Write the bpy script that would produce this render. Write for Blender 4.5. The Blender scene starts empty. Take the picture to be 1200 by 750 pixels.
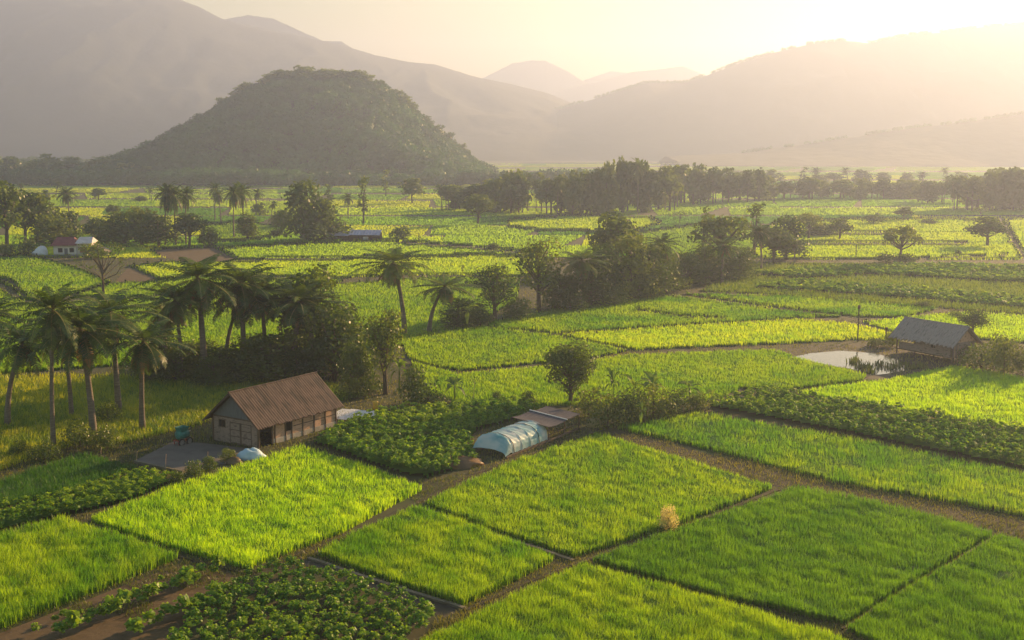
import bpy, math, random
import numpy as np
R = math.radians
rng = np.random.default_rng(7)
random.seed(7)
S = bpy.context.scene
COL = S.collection

# ------------------------------------------------------------------ camera
H = 31.0; F = 1400.0; HY = 168.0            # photo frame 1200 x 750
TH = math.atan((375 - HY) / F)
cd = bpy.data.cameras.new('camera'); cam = bpy.data.objects.new('camera', cd); COL.objects.link(cam)
cam.location = (0, 0, H); cam.rotation_euler = (math.pi / 2 - TH, 0, 0)
cd.sensor_width = 36; cd.lens = F / 1200 * 36; cd.clip_start = 1; cd.clip_end = 20000
S.camera = cam
CT, ST = math.cos(TH), math.sin(TH)

def G(px, py, z=0.0):
    """ground point seen at a pixel of the photograph (numpy friendly)"""
    dx = px - 600.0; dv = py - 375.0
    Y = F * CT - dv * ST; Z = -F * ST - dv * CT
    t = (z - H) / Z
    return dx * t, Y * t
def top_z(px, py, ptop):
    """height of a vertical thing standing at (px,py) whose top is at row ptop"""
    X, Y = G(px, py)
    k = (375 - ptop) / F
    # ((z-H)*CT + Y*ST) = k*(Y*CT-(z-H)*ST)
    return H + Y * (k * CT - ST) / (CT + k * ST)
def at_dist(px, py, Y):
    """point at distance Y (along y) seen at the pixel"""
    k = (375 - py) / F
    z = H + Y * (k * CT - ST) / (CT + k * ST)
    depth = Y * CT - (z - H) * ST
    return (px - 600) / F * depth, Y, z
def proj(X, Y, Z):
    dz = Z - H
    dep = Y * CT - dz * ST; v = Y * ST + dz * CT
    return 600 + F * X / dep, 375 - F * v / dep

# ------------------------------------------------------------------ light
SUN_AZ, SUN_EL = R(42), R(15)               # azimuth clockwise from +Y
w = bpy.data.worlds.new('World'); S.world = w; w.use_nodes = True
nt = w.node_tree; bg = nt.nodes['Background']
sky = nt.nodes.new('ShaderNodeTexSky'); sky.sky_type = 'NISHITA'; sky.sun_disc = False
sky.sun_elevation = SUN_EL; sky.sun_rotation = SUN_AZ
sky.air_density = 2.5; sky.dust_density = 0.3; sky.ozone_density = 5.0
nt.links.new(sky.outputs[0], bg.inputs[0]); bg.inputs[1].default_value = 0.06
sd = bpy.data.lights.new('sun', 'SUN'); sun = bpy.data.objects.new('sun', sd); COL.objects.link(sun)
sd.energy = 5.0; sd.angle = R(0.6); sd.color = (1.0, 0.63, 0.29)
sun.rotation_euler = (math.pi / 2 - SUN_EL, 0, -SUN_AZ + math.pi) 
# lamp looks along its -Z; put it on the sun's bearing
sun.rotation_euler = (math.pi / 2 - SUN_EL, 0, math.pi - SUN_AZ)
sun.location = (100, 100, 100)
S.view_settings.view_transform = 'Standard'; S.view_settings.look = 'None'
S.view_settings.gamma = 1; S.view_settings.exposure = 1.58; S.view_settings.use_curve_mapping = False
S.render.engine = 'CYCLES'
cy = S.cycles
cy.max_bounces = 6; cy.diffuse_bounces = 2; cy.glossy_bounces = 2; cy.transmission_bounces = 4
cy.volume_bounces = 1; cy.transparent_max_bounces = 6; cy.use_denoising = True
cy.sample_clamp_indirect = 6; cy.use_light_tree = True; cy.caustics_reflective = False; cy.caustics_refractive = False

# ------------------------------------------------------------------ materials
def new_mat(name):
    m = bpy.data.materials.new(name); m.use_nodes = True
    for n in list(m.node_tree.nodes): m.node_tree.nodes.remove(n)
    return m
def N(m, t, **k):
    n = m.node_tree.nodes.new(t)
    for a, b in k.items(): setattr(n, a, b)
    return n
def L(m, a, b): m.node_tree.links.new(a, b)
def ramp(m, fac, cols):
    r = N(m, 'ShaderNodeValToRGB'); e = r.color_ramp.elements
    for i, (p, c) in enumerate(cols):
        if i < 2: e[i].position = p; q = e[i]
        else: q = e.new(p)
        q.color = (*c, 1)
    L(m, fac, r.inputs[0]); return r.outputs[0]
def noise(m, scale, detail=3, rough=.55, obj=True, stretch=None):
    tc = N(m, 'ShaderNodeTexCoord'); src = tc.outputs['Object']
    if stretch:
        mp = N(m, 'ShaderNodeMapping'); mp.inputs['Scale'].default_value = stretch; L(m, src, mp.inputs[0]); src = mp.outputs[0]
    n = N(m, 'ShaderNodeTexNoise'); n.inputs['Scale'].default_value = scale
    n.inputs['Detail'].default_value = detail; n.inputs['Roughness'].default_value = rough
    L(m, src, n.inputs['Vector']); return n.outputs['Fac']
def mixc(m, f, a, b, mode='MIX'):
    n = N(m, 'ShaderNodeMix', data_type='RGBA', blend_type=mode)
    if isinstance(f, float): n.inputs[0].default_value = f
    else: L(m, f, n.inputs[0])
    for s, v in ((6, a), (7, b)):
        if isinstance(v, tuple): n.inputs[s].default_value = (*v, 1)
        else: L(m, v, n.inputs[s])
    return n.outputs[2]
def solid(name, cols, scale=2.0, rough=.85, bump=0, spec=.3, detail=4, stretch=None, lo=.3, hi=.7, metal=0):
    m = new_mat(name); p = N(m, 'ShaderNodeBsdfPrincipled'); o = N(m, 'ShaderNodeOutputMaterial')
    f = noise(m, scale, detail, .6, stretch=stretch)
    k = [(lo + (hi - lo) * i / max(1, len(cols) - 1), c) for i, c in enumerate(cols)]
    L(m, ramp(m, f, k), p.inputs['Base Color']); p.inputs['Roughness'].default_value = rough
    p.inputs['Specular IOR Level'].default_value = spec; p.inputs['Metallic'].default_value = metal
    if bump:
        b = N(m, 'ShaderNodeBump'); b.inputs['Strength'].default_value = bump; b.inputs['Distance'].default_value = .05
        L(m, noise(m, scale * 4, 4, stretch=stretch), b.inputs['Height']); L(m, b.outputs[0], p.inputs['Normal'])
    L(m, p.outputs[0], o.inputs[0]); return m
def leafmat(name, c1, c2, trans=.45, nscale=.15, gloss=.04, tone=False, objrand=True, tboost=1.5, rough=.45):
    """leaf or blade: diffuse plus light coming through, a thin shine"""
    m = new_mat(name); o = N(m, 'ShaderNodeOutputMaterial')
    f = noise(m, nscale, 3)
    if tone:
        a = N(m, 'ShaderNodeAttribute', attribute_name='tone'); f = a.outputs['Fac']
    col = ramp(m, f, [(.25, c1), (.75, c2)])
    if objrand:
        oi = N(m, 'ShaderNodeObjectInfo'); hs = N(m, 'ShaderNodeHueSaturation'); L(m, col, hs.inputs['Color'])
        mr = N(m, 'ShaderNodeMapRange'); L(m, oi.outputs['Random'], mr.inputs[0]); mr.inputs[3].default_value = .7; mr.inputs[4].default_value = 1.35
        L(m, mr.outputs[0], hs.inputs['Value'])
        mh = N(m, 'ShaderNodeMapRange'); L(m, oi.outputs['Random'], mh.inputs[0]); mh.inputs[3].default_value = .515; mh.inputs[4].default_value = .48
        L(m, mh.outputs[0], hs.inputs['Hue']); col = hs.outputs[0]
    d = N(m, 'ShaderNodeBsdfDiffuse'); t = N(m, 'ShaderNodeBsdfTranslucent'); L(m, col, d.inputs[0])
    tc = mixc(m, 1.0, col, (tboost * 1.1, tboost, tboost * .45), 'MULTIPLY'); L(m, tc, t.inputs[0])
    mx = N(m, 'ShaderNodeMixShader'); mx.inputs[0].default_value = trans; L(m, d.outputs[0], mx.inputs[1]); L(m, t.outputs[0], mx.inputs[2])
    g = N(m, 'ShaderNodeBsdfGlossy'); g.inputs['Roughness'].default_value = rough; g.inputs[0].default_value = (.8, .8, .8, 1)
    mg = N(m, 'ShaderNodeMixShader'); mg.inputs[0].default_value = gloss; L(m, mx.outputs[0], mg.inputs[1]); L(m, g.outputs[0], mg.inputs[2])
    L(m, mg.outputs[0], o.inputs[0]); return m

M = {}
M['rice']   = leafmat('rice_green', (.070, .19, .004), (.21, .33, .006), .62, tone=True, objrand=False, tboost=2.0)
M['stalk_shade'] = solid('shaded_crop_stalks', [(.025, .05, .008), (.05, .085, .012)], .8, .95, spec=.1)  # dark stem green that also paints the shade on the plot sides
M['riceg']  = leafmat('rice_deep_green', (.045, .15, .004), (.125, .265, .006), .58, tone=True, objrand=False, tboost=1.8)
M['riceb']  = leafmat('rice_bright', (.135, .29, .004), (.265, .41, .006), .66, tone=True, objrand=False, tboost=2.2)
M['ricey']  = leafmat('rice_yellow', (.20, .38, .004), (.36, .47, .006), .60, tone=True, objrand=False, tboost=1.9)
M['rice_shaded']  = leafmat('rice_in_palm_shade', (.030, .11, .010), (.07, .19, .012), .4, tone=True, objrand=False)  # darker rice colour with the shade of the palms put in
M['ricem']  = leafmat('rice_mixed', (.07, .20, .004), (.22, .35, .006), .6, tone=True, objrand=False, tboost=1.9)
M['wild']   = leafmat('wild_grass', (.06, .10, .012), (.20, .20, .03), .4, tone=True, objrand=False)
M['wildy']  = leafmat('dry_yellow_grass', (.10, .20, .005), (.40, .42, .012), .45, tone=True, objrand=False)
M['weeds']  = leafmat('rough_weeds', (.07, .16, .006), (.22, .29, .012), .45, tone=True, objrand=False)
M['leafy']  = leafmat('leafy_crop', (.06, .18, .008), (.25, .38, .016), .55, nscale=.6, gloss=.025, tone=True, objrand=False)
M['tree']   = leafmat('tree_leaves', (.030, .068, .006), (.125, .185, .014), .44, nscale=.25)
M['treeg']  = leafmat('tree_leaves_fresh', (.05, .10, .008), (.16, .21, .018), .45, nscale=.25)
M['palm']   = leafmat('palm_leaflets', (.022, .058, .006), (.10, .17, .012), .33, nscale=.4, gloss=.05, rough=.5)
M['palmdry']= leafmat('dry_palm_fronds', (.16, .085, .02), (.34, .2, .05), .3, nscale=.8)
M['banana'] = leafmat('banana_leaf', (.06, .14, .015), (.17, .26, .025), .5, nscale=.8, gloss=.03, rough=.5)
M['pale']   = leafmat('pale_dry_plumes', (.35, .33, .16), (.6, .56, .32), .45, nscale=1)
M['dryshrub'] = leafmat('dry_brush', (.10, .07, .03), (.24, .16, .06), .3, nscale=1)
M['rachis'] = solid('palm_rachis', [(.14, .13, .04), (.26, .22, .07)], 1.5)
M['bark']   = solid('bark', [(.06, .045, .03), (.16, .12, .085)], 3, .95, .6, stretch=(1, 1, .25))
M['palmbark'] = solid('palm_bark', [(.11, .09, .07), (.24, .2, .16)], 2, .9, .6, stretch=(1, 1, 5))
M['nut']    = solid('coconut', [(.16, .10, .03), (.24, .17, .05)], 2, .6)
M['forest'] = leafmat('forest_leaves', (.006, .032, .004), (.06, .17, .012), .35, nscale=.022, objrand=False)

# ------------------------------------------------------------------ mesh helpers
def tag(o, label=None, cat=None, group=None, kind=None):
    if label: o['label'] = label
    if cat: o['category'] = cat
    if group: o['group'] = group
    if kind: o['kind'] = kind
    return o
def empty(name, loc=(0, 0, 0), rz=0.0):
    o = bpy.data.objects.new(name, None); o.empty_display_size = .5
    o.location = loc; o.rotation_euler = (0, 0, rz); COL.objects.link(o); return o
def link(name, me, parent=None):
    o = bpy.data.objects.new(name, me); COL.objects.link(o)
    if parent is not None: o.parent = parent
    return o
def arr_mesh(name, V, Fc, mats, tone=None, midx=None, smooth=False):
    """Fc: list of int arrays (n x 3 or n x 4)"""
    me = bpy.data.meshes.new(name)
    V = np.asarray(V, np.float32); me.vertices.add(len(V)); me.vertices.foreach_set('co', V.ravel())
    Fc = [np.asarray(f, np.int32) for f in Fc if len(f)]
    loops = np.concatenate([f.ravel() for f in Fc]); tot = np.concatenate([np.full(len(f), f.shape[1], np.int32) for f in Fc])
    st = np.concatenate([[0], np.cumsum(tot)[:-1]]).astype(np.int32)
    me.loops.add(len(loops)); me.loops.foreach_set('vertex_index', loops)
    me.polygons.add(len(tot)); me.polygons.foreach_set('loop_start', st); me.polygons.foreach_set('loop_total', tot)
    if midx is not None: me.polygons.foreach_set('material_index', np.asarray(midx, np.int32))
    if smooth: me.polygons.foreach_set('use_smooth', np.ones(len(tot), bool))
    if tone is not None:
        a = me.attributes.new('tone', 'FLOAT', 'POINT'); a.data.foreach_set('value', np.asarray(tone, np.float32))
    for m in (mats if isinstance(mats, (list, tuple)) else [mats]): me.materials.append(m)
    me.update(calc_edges=True); me.validate(); return me

class MB:
    """collects boxes, tubes and sheets into one mesh"""
    def __init__(s): s.v = []; s.f = []; s.mi = []
    def add(s, vs, fs, mi=0):
        b = len(s.v); s.v += [tuple(p) for p in vs]; s.f += [tuple(i + b for i in f) for f in fs]; s.mi += [mi] * len(fs); return s
    def box(s, c, d, rz=0, mi=0, shear=None):
        c = np.array(c, float); hx, hy, hz = np.array(d) / 2; P = []
        for z in (-hz, hz):
            for x, y in ((-hx, -hy), (hx, -hy), (hx, hy), (-hx, hy)):
                P.append((c[0] + x * math.cos(rz) - y * math.sin(rz), c[1] + x * math.sin(rz) + y * math.cos(rz), c[2] + z))
        return s.add(P, [(0, 3, 2, 1), (4, 5, 6, 7), (0, 1, 5, 4), (1, 2, 6, 5), (2, 3, 7, 6), (3, 0, 4, 7)], mi)
    def tube(s, pts, rad, n=6, cap=True, mi=0):
        pts = [np.array(p, float) for p in pts]; rings = []
        for i, p in enumerate(pts):
            a = pts[max(0, i - 1)]; b = pts[min(len(pts) - 1, i + 1)]; t = b - a; t /= max(1e-9, np.linalg.norm(t))
            u = np.cross(t, (0, 1, 0) if abs(t[1]) < .9 else (1, 0, 0)); u /= np.linalg.norm(u); q = np.cross(t, u)
            r = rad[i] if hasattr(rad, '__len__') else rad
            rings.append([p + r * (math.cos(2 * math.pi * k / n) * u + math.sin(2 * math.pi * k / n) * q) for k in range(n)])
        V = [x for r_ in rings for x in r_]; Fs = []
        for i in range(len(pts) - 1):
            for k in range(n):
                a = i * n + k; b = i * n + (k + 1) % n; Fs.append((a, a + n, b + n, b))
        if cap: Fs.append(tuple(range(n))); Fs.append(tuple(range(len(V) - 1, len(V) - n - 1, -1)))
        return s.add(V, Fs, mi)
    def prism(s, poly, z0, z1, mi=0):
        n = len(poly); V = [(x, y, z0) for x, y in poly] + [(x, y, z1) for x, y in poly]
        Fs = [tuple(range(n))[::-1], tuple(range(n, 2 * n))] + [(i, (i + 1) % n, n + (i + 1) % n, n + i) for i in range(n)]
        return s.add(V, Fs, mi)
    def build(s, name, mats, parent=None, smooth=False):
        me = bpy.data.meshes.new(name); me.from_pydata(s.v, [], s.f)
        for m in (mats if isinstance(mats, (list, tuple)) else [mats]): me.materials.append(m)
        if len(set(s.mi)) > 1: me.polygons.foreach_set('material_index', s.mi)
        if smooth: me.polygons.foreach_set('use_smooth', [True] * len(s.f))
        me.update(); return link(name, me, parent)

_T = rng.random((256, 256))
def vn(x, y, sc=1.0, seed=0):
    x = np.asarray(x, float) / sc + seed * 17.31; y = np.asarray(y, float) / sc + seed * 9.77
    xi = np.floor(x).astype(int); yi = np.floor(y).astype(int); fx = x - xi; fy = y - yi
    fx = fx * fx * (3 - 2 * fx); fy = fy * fy * (3 - 2 * fy)
    a = _T[xi & 255, yi & 255]; b = _T[(xi + 1) & 255, yi & 255]; c = _T[xi & 255, (yi + 1) & 255]; d = _T[(xi + 1) & 255, (yi + 1) & 255]
    return (a * (1 - fx) + b * fx) * (1 - fy) + (c * (1 - fx) + d * fx) * fy
def fbm(x, y, sc, oct=4, seed=0):
    s = 0; a = 1; t = 0
    for i in range(oct): s = s + a * vn(x, y, sc / 2 ** i, seed + i); t += a; a *= .5
    return s / t
#PART2
# ------------------------------------------------------------------ setting: ground, mountains, air
M['ground'] = solid('field_soil', [(.035, .045, .010), (.06, .055, .022), (.04, .065, .012)], .12, .95, .3, detail=8)
g = MB(); g.add([(-4800, -150, 0), (4800, -150, 0), (4800, 5400, 0), (-4800, 5400, 0)], [(0, 1, 2, 3)])
tag(g.build('ground', M['ground']), kind='structure')

M['mount'] = solid('mountain_forest', [(.010, .018, .008), (.02, .028, .011), (.03, .036, .015)], .012, .95, .5, detail=8)
_b = [n for n in M['mount'].node_tree.nodes if n.type == 'BUMP'][0]; _b.inputs['Distance'].default_value = 7.0; _b.inputs['Strength'].default_value = .2
for _n in M['mount'].node_tree.nodes:
    if _n.type == 'TEX_NOISE' and _n.inputs['Scale'].default_value > .02: _n.inputs['Scale'].default_value = .09
def profile(pts, px):
    p = np.array(pts, float); return np.interp(px, p[:, 0], p[:, 1])
def mountain(name, pts, Y, wf, wb, seed, gul=.35, rough=2.0, n=260, m=46, fuzz=0.0, skew=None):
    px = np.linspace(pts[0][0], pts[-1][0], n); py = profile(pts, px)
    x, _, z = at_dist(px, py, Y); z = np.maximum(z, 2) - 1.5
    v = np.concatenate([-np.linspace(1, 0, m - 12), np.linspace(0, 1, 13)[1:]]); mm = len(v)
    X = np.repeat(x[None], mm, 0); Vv = np.repeat(v[:, None], n, 1)
    Yy = Y + np.where(Vv < 0, Vv * wf, Vv * wb)
    if skew is not None: Yy = Yy + (X - X.mean()) * skew
    sh = 1 - np.abs(Vv) ** 1.15
    warp = fbm(X, Yy, 300, 3, seed + 5) * 160
    rg = 1 - np.abs(2 * fbm(X + warp, Yy * .45, 190, 4, seed) - 1) * 2.2
    Z = z[None] * sh + (rg - .75) * gul * z[None] * np.clip(sh * (1 - sh) * 4, 0, 1) ** .8
    Z += (fbm(X, Yy, 14, 2, seed + 9) - .5) * rough * (sh > .01) - (1 - sh) * 2
    V = np.stack([X, Yy, Z], -1).reshape(-1, 3)
    i = np.arange(mm - 1)[:, None] * n + np.arange(n - 1)[None]; i = i.ravel()
    me = arr_mesh(name, V, [np.stack([i, i + 1, i + n + 1, i + n], 1)], M['mount'], smooth=True)
    o = tag(link(name, me), kind='structure')
    return o
mountain('mountain', [(-330, 60), (-200, 5), (-60, -14), (60, -14), (150, -10), (205, -4), (232, 7), (262, 22), (300, 32), (350, 41), (400, 52), (440, 64), (480, 72), (510, 75), (560, 90), (600, 98), (640, 108), (668, 119), (720, 140), (790, 165)], 3200, 1000, 300, 3, gul=.07, n=420, m=80)
mountain('mountain', [(180, 60), (262, 22), (290, 17), (320, 21), (350, 35), (378, 47), (400, 48), (470, 90)], 3750, 200, 150, 8, gul=.07)
mountain('hills', [(-300, 105), (-100, 92), (0, 108), (60, 122), (120, 137), (180, 158), (240, 178)], 2500, 300, 120, 12, gul=.07)
mountain('mountain', [(480, 130), (530, 108), (568, 90), (600, 74), (622, 70), (640, 71), (665, 83), (700, 105), (760, 140)], 4900, 300, 140, 21, gul=.07)
mountain('mountain', [(600, 135), (660, 105), (700, 95), (740, 84), (770, 81), (800, 77), (818, 84), (880, 120)], 4700, 300, 140, 25, gul=.07)
mountain('mountain', [(620, 120), (680, 95), (715, 83), (735, 85), (790, 110)], 5100, 90, 90, 28, gul=.07)
mountain('mountain', [(440, 165), (505, 137), (560, 131), (640, 132), (680, 120), (720, 108), (757, 97), (800, 97), (830, 87), (870, 72), (910, 60), (950, 51), (990, 47), (1020, 50), (1060, 41), (1110, 37), (1150, 31), (1200, 28), (1280, 12), (1400, 25), (1550, 60)], 2900, 800, 260, 33, gul=.07, n=420, m=60)
mountain('hills', [(780, 182), (870, 178), (950, 167), (1000, 159), (1060, 150), (1120, 143), (1200, 132), (1300, 120), (1450, 135), (1600, 165)], 1850, 260, 120, 41, gul=.07)

# wooded hill in the middle distance
HILL = [(60, 212), (100, 207), (130, 201), (160, 190), (190, 173), (220, 157), (248, 138), (272, 121), (300, 107), (330, 99), (355, 96), (395, 97), (425, 101), (452, 112), (476, 132), (500, 151), (524, 169), (548, 187), (570, 201), (600, 212)]
HYc = 1120.0
_hx = []; _hz = []
for px in np.linspace(60, 620, 113):
    x, _, z = at_dist(px, float(profile(HILL, px)) + 2.5 + 6.5 * (float(fbm(px, 3.0, 42, 3, 71)) - .45) * min(1, max(0, (205 - float(profile(HILL, px))) / 40)), HYc); _hx.append(x); _hz.append(max(0, z))
def hill_z(x, y):
    base = np.interp(x, _hx, _hz, left=0, right=0)
    v = np.where(y < HYc, (HYc - y) / 215.0, (y - HYc) / 200.0)
    sh = np.clip(1 - np.abs(v) ** 1.5, 0, 1)
    return base * sh + (fbm(x, y, 60, 3, 50) - .5) * 22 * sh * (1 - sh) * 4 * np.clip(base / 40, 0, 1)
xs = np.linspace(_hx[0] - 5, _hx[-1] + 5, 160); ys = np.linspace(HYc - 225, HYc + 210, 70)
X, Y = np.meshgrid(xs, ys); Z = hill_z(X, Y) - .6
i = (np.arange(69)[:, None] * 160 + np.arange(159)[None]).ravel()
hill = link('hill', arr_mesh('hill', np.stack([X, Y, Z], -1).reshape(-1, 3), [np.stack([i, i + 1, i + 161, i + 160], 1)], M['mount'], smooth=True))
tag(hill, kind='structure')

def leaf_quads(P, Nn, size, rg, asp=.6):
    """diamond leaves at P facing Nn"""
    n = len(P); Nn = Nn / (np.linalg.norm(Nn, axis=1, keepdims=True) + 1e-9)
    a = rg.normal(size=(n, 3)); u = np.cross(Nn, a); u /= np.linalg.norm(u, axis=1, keepdims=True) + 1e-9; v = np.cross(Nn, u)
    s = np.broadcast_to(np.asarray(size, float), (n,))[:, None] * rg.uniform(.7, 1.3, (n, 1))
    V = np.stack([P - u * s * .5, P + v * s * .5 * asp - Nn * s * .08, P + u * s * .5, P - v * s * .5 * asp - Nn * s * .08], 1)
    return V.reshape(-1, 3)
def sphere_dirs(n, rg, up=0.0):
    d = rg.normal(size=(n, 3)); d[:, 2] += up; return d / np.linalg.norm(d, axis=1, keepdims=True)
def tile_crowns(C, Rr, nl, size, rg, flat=.8):
    """many leafy crowns (centres C, radii Rr) as one set of leaves"""
    K = len(C); d = sphere_dirs(K * nl, rg, .5).reshape(K, nl, 3); rr = rg.uniform(.75, 1.05, (K, nl, 1))
    P = C[:, None] + d * rr * Rr[:, None, None] * np.array([1, 1, flat])
    Nn = d + rg.normal(size=d.shape) * .45
    return leaf_quads(P.reshape(-1, 3), Nn.reshape(-1, 3), size, rg, .8)
# woods covering the hill: one mass
K = 5200
cx = rng.uniform(_hx[0], _hx[-1], K * 3); cyy = rng.uniform(HYc - 215, HYc + 60, K * 3); hz = hill_z(cx, cyy)
ok = hz > .5; cx, cyy, hz = cx[ok][:K], cyy[ok][:K], hz[ok][:K]
fx_ = rng.uniform(_hx[0] - 20, _hx[-1] + 60, 700); fy_ = HYc - 222 - rng.uniform(0, 22, 700) + 30 * (vn(fx_, fx_ * 0, 90, 7) - .5)
cx = np.concatenate([cx, fx_]); cyy = np.concatenate([cyy, fy_]); hz = np.concatenate([hz, rng.uniform(0, 2.5, 700)])
rr = rng.uniform(1.8, 6.2, len(cx)) * (0.7 + .7 * vn(cx, cyy, 45, 3))
V = tile_crowns(np.stack([cx, cyy, hz + rr * .75], 1), rr, 62, 2.0, rng)
me = arr_mesh('hill_woods', V, [np.arange(len(V)).reshape(-1, 4)], M['forest'])
tag(link('hill_woods', me), 'dense dark woods covering the rounded hill at left centre', 'woods', kind='stuff')

# scrub along the skyline and slopes of the long ridge on the right
def ridge_scrub(pts, Y, n, lo, hi, label, size=3.0, nl=34, dr=.012):
    px = rng.uniform(pts[0][0], pts[-1][0], n); keep = vn(px, px * 0, 14, 77) > .30; px = px[keep]; n = len(px)
    x, _, z = at_dist(px, profile(pts, px), Y); r = rng.uniform(lo, hi, n)
    V = tile_crowns(np.stack([x, Y + rng.uniform(-6, 6, n), z + r * .2 - 1], 1), r, nl, size, rng, 1.0)
    tag(link('ridge_woods', arr_mesh('ridge_woods', V, [np.arange(len(V)).reshape(-1, 4)], M['forest'])), label, 'woods', kind='stuff')
ridge_scrub([(505, 137), (560, 131), (640, 132), (680, 120), (720, 108), (757, 97), (800, 97), (830, 87), (870, 72), (910, 60), (950, 51), (990, 47), (1020, 50), (1060, 41), (1110, 37), (1150, 31), (1200, 28), (1280, 12)], 2900, 900, 1.5, 6.0, 'uneven fringe of trees along the skyline of the long right ridge')
ridge_scrub([(870, 178), (950, 167), (1000, 159), (1060, 150), (1120, 143), (1200, 132), (1300, 120)], 1850, 260, .8, 3.4, 'thin fringe of trees on the low spur before the right ridge')

# the air
hz_m = new_mat('haze'); pv = N(hz_m, 'ShaderNodeVolumePrincipled'); oo = N(hz_m, 'ShaderNodeOutputMaterial')
pv.inputs['Color'].default_value = (.57, .67, .97, 1); pv.inputs['Density'].default_value = .00033
pv.inputs['Anisotropy'].default_value = .52
L(hz_m, pv.outputs[0], oo.inputs['Volume'])
hb = MB(); hb.box((0, 2650, 238), (9700, 5700, 478)); ho = hb.build('haze', hz_m); tag(ho, 'pale golden haze lying over the whole valley', 'haze', kind='stuff')
#PART3
# ------------------------------------------------------------------ plots of crops
GX0, GY0, GX1, GY1 = -160, 186, 1360, 860     # pixel window the plots are surveyed in
from itertools import count
lab = np.zeros((GY1 - GY0, GX1 - GX0), np.int16)
yy, xx = np.mgrid[GY0:GY1, GX0:GX1]; yy = yy + .5; xx = xx + .5
def inpoly(poly, x, y):
    r = np.zeros(np.shape(x), bool); n = len(poly)
    for i in range(n):
        x1, y1 = poly[i]; x2, y2 = poly[(i + 1) % n]
        if y1 == y2: continue
        c = ((y1 > y) != (y2 > y)) & (x < (x2 - x1) * (y - y1) / (y2 - y1) + x1); r ^= c
    return r
def cut(line, wd):
    """leave a bund unplanted along a line"""
    for (x1, y1), (x2, y2) in zip(line[:-1], line[1:]):
        dx, dy = x2 - x1, y2 - y1; t = np.clip(((xx - x1) * dx + (yy - y1) * dy) / (dx * dx + dy * dy), 0, 1)
        d = np.hypot(xx - x1 - t * dx, (yy - y1 - t * dy))
        lab[d < wd / 2] = 0
PLOTS = []   # name, label, poly, style, height, density, mat
def plot(label, poly, mat='rice', h=.7, style='rice', dens=.62, name='rice_field', sp=1.1):
    PLOTS.append(dict(label=label, poly=poly, mat=mat, h=h, style=style, dens=dens, name=name, sp=sp))
    lab[inpoly(poly, xx, yy)] = len(PLOTS)
A = plot
# far patchwork first, then nearer plots over it
FAR = []
def bandplots():
    rows = [190, 193, 196.5, 201, 206, 211.5, 216, 221, 227, 234, 243, 253, 264, 276, 289, 303]
    r2 = np.random.default_rng(11)
    for a, b in zip(rows[:-1], rows[1:]):
        x = -160 - r2.uniform(0, 100)
        while x < 1360:
            wd = r2.uniform(70, 240); s = r2.uniform(-1.2, 1.8)
            FAR.append([(x, a + .2), (x + wd - 3, a + .2 + s), (x + wd - 3 + r2.uniform(-30, 40), b - .7 + s), (x + r2.uniform(-8, 8), b - 1.0)])
            x += wd
bandplots()
far_tone = np.random.default_rng(12).uniform(0, 1, len(FAR))
A('patchwork of far rice plots running back to the foot of the hills', [(-160, 190), (1360, 190), (1360, 306), (-160, 303)], 'riceb', 1.0, name='distant_rice_fields', dens=.55)
FARI = len(PLOTS)
# left middle
A('bright green plot in front of the white farmhouse', [(-160, 304), (0, 301), (30, 299), (60, 305), (92, 314), (130, 331), (85, 346), (60, 350), (28, 353), (18, 340), (-20, 322), (-160, 322)], 'rice')
A('green plot at the left edge beyond the coconut palms', [(-160, 326), (-20, 326), (10, 345), (30, 356), (20, 378), (-160, 392)], 'rice')
A('narrow green strip below the ploughed triangle', [(88, 347), (134, 332), (185, 330), (236, 322), (330, 326), (402, 327), (402, 331), (330, 338), (236, 342), (140, 350)], 'rice')
A('yellow green rice plot behind the scraggly tree', [(152, 312), (200, 306), (222, 309), (276, 306), (400, 304), (600, 298), (640, 303), (640, 324), (480, 323), (400, 326), (236, 321), (188, 328)], 'ricey')
A('long pale rice plot under the row of palms', [(256, 291), (330, 287), (430, 282), (478, 284), (560, 290), (640, 297), (640, 301), (560, 299), (400, 302), (280, 304)], 'riceb')
A('wide green plot behind the palm grove', [(34, 356), (140, 353), (236, 345), (402, 333), (500, 325), (610, 326), (606, 352), (540, 392), (440, 412), (300, 420), (120, 430), (-20, 440), (-60, 396)], 'rice')
A('small green plot with a curved edge behind the farmhouse trees', [(238, 262), (300, 261), (330, 265), (330, 276), (300, 281), (238, 284)], 'rice', name='rice_field')
A('flat yellow plot in the centre before the far tree line', [(596, 258), (660, 253), (760, 254), (776, 262), (740, 272), (640, 271), (596, 266)], 'ricey', 1.0)
A('green plot right of the yellow one beyond the belt of trees', [(742, 274), (830, 262), (905, 268), (880, 300), (740, 300)], 'rice', 1.0)
A('large golden green plot around the lone spreading tree', [(905, 262), (1010, 256), (1172, 258), (1199, 302), (1192, 307), (900, 304), (880, 300)], 'ricey', .9)
A('yellow plot at the right edge beyond the diagonal ditch', [(1178, 256), (1360, 252), (1360, 308), (1203, 303)], 'ricey', .9)
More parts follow.
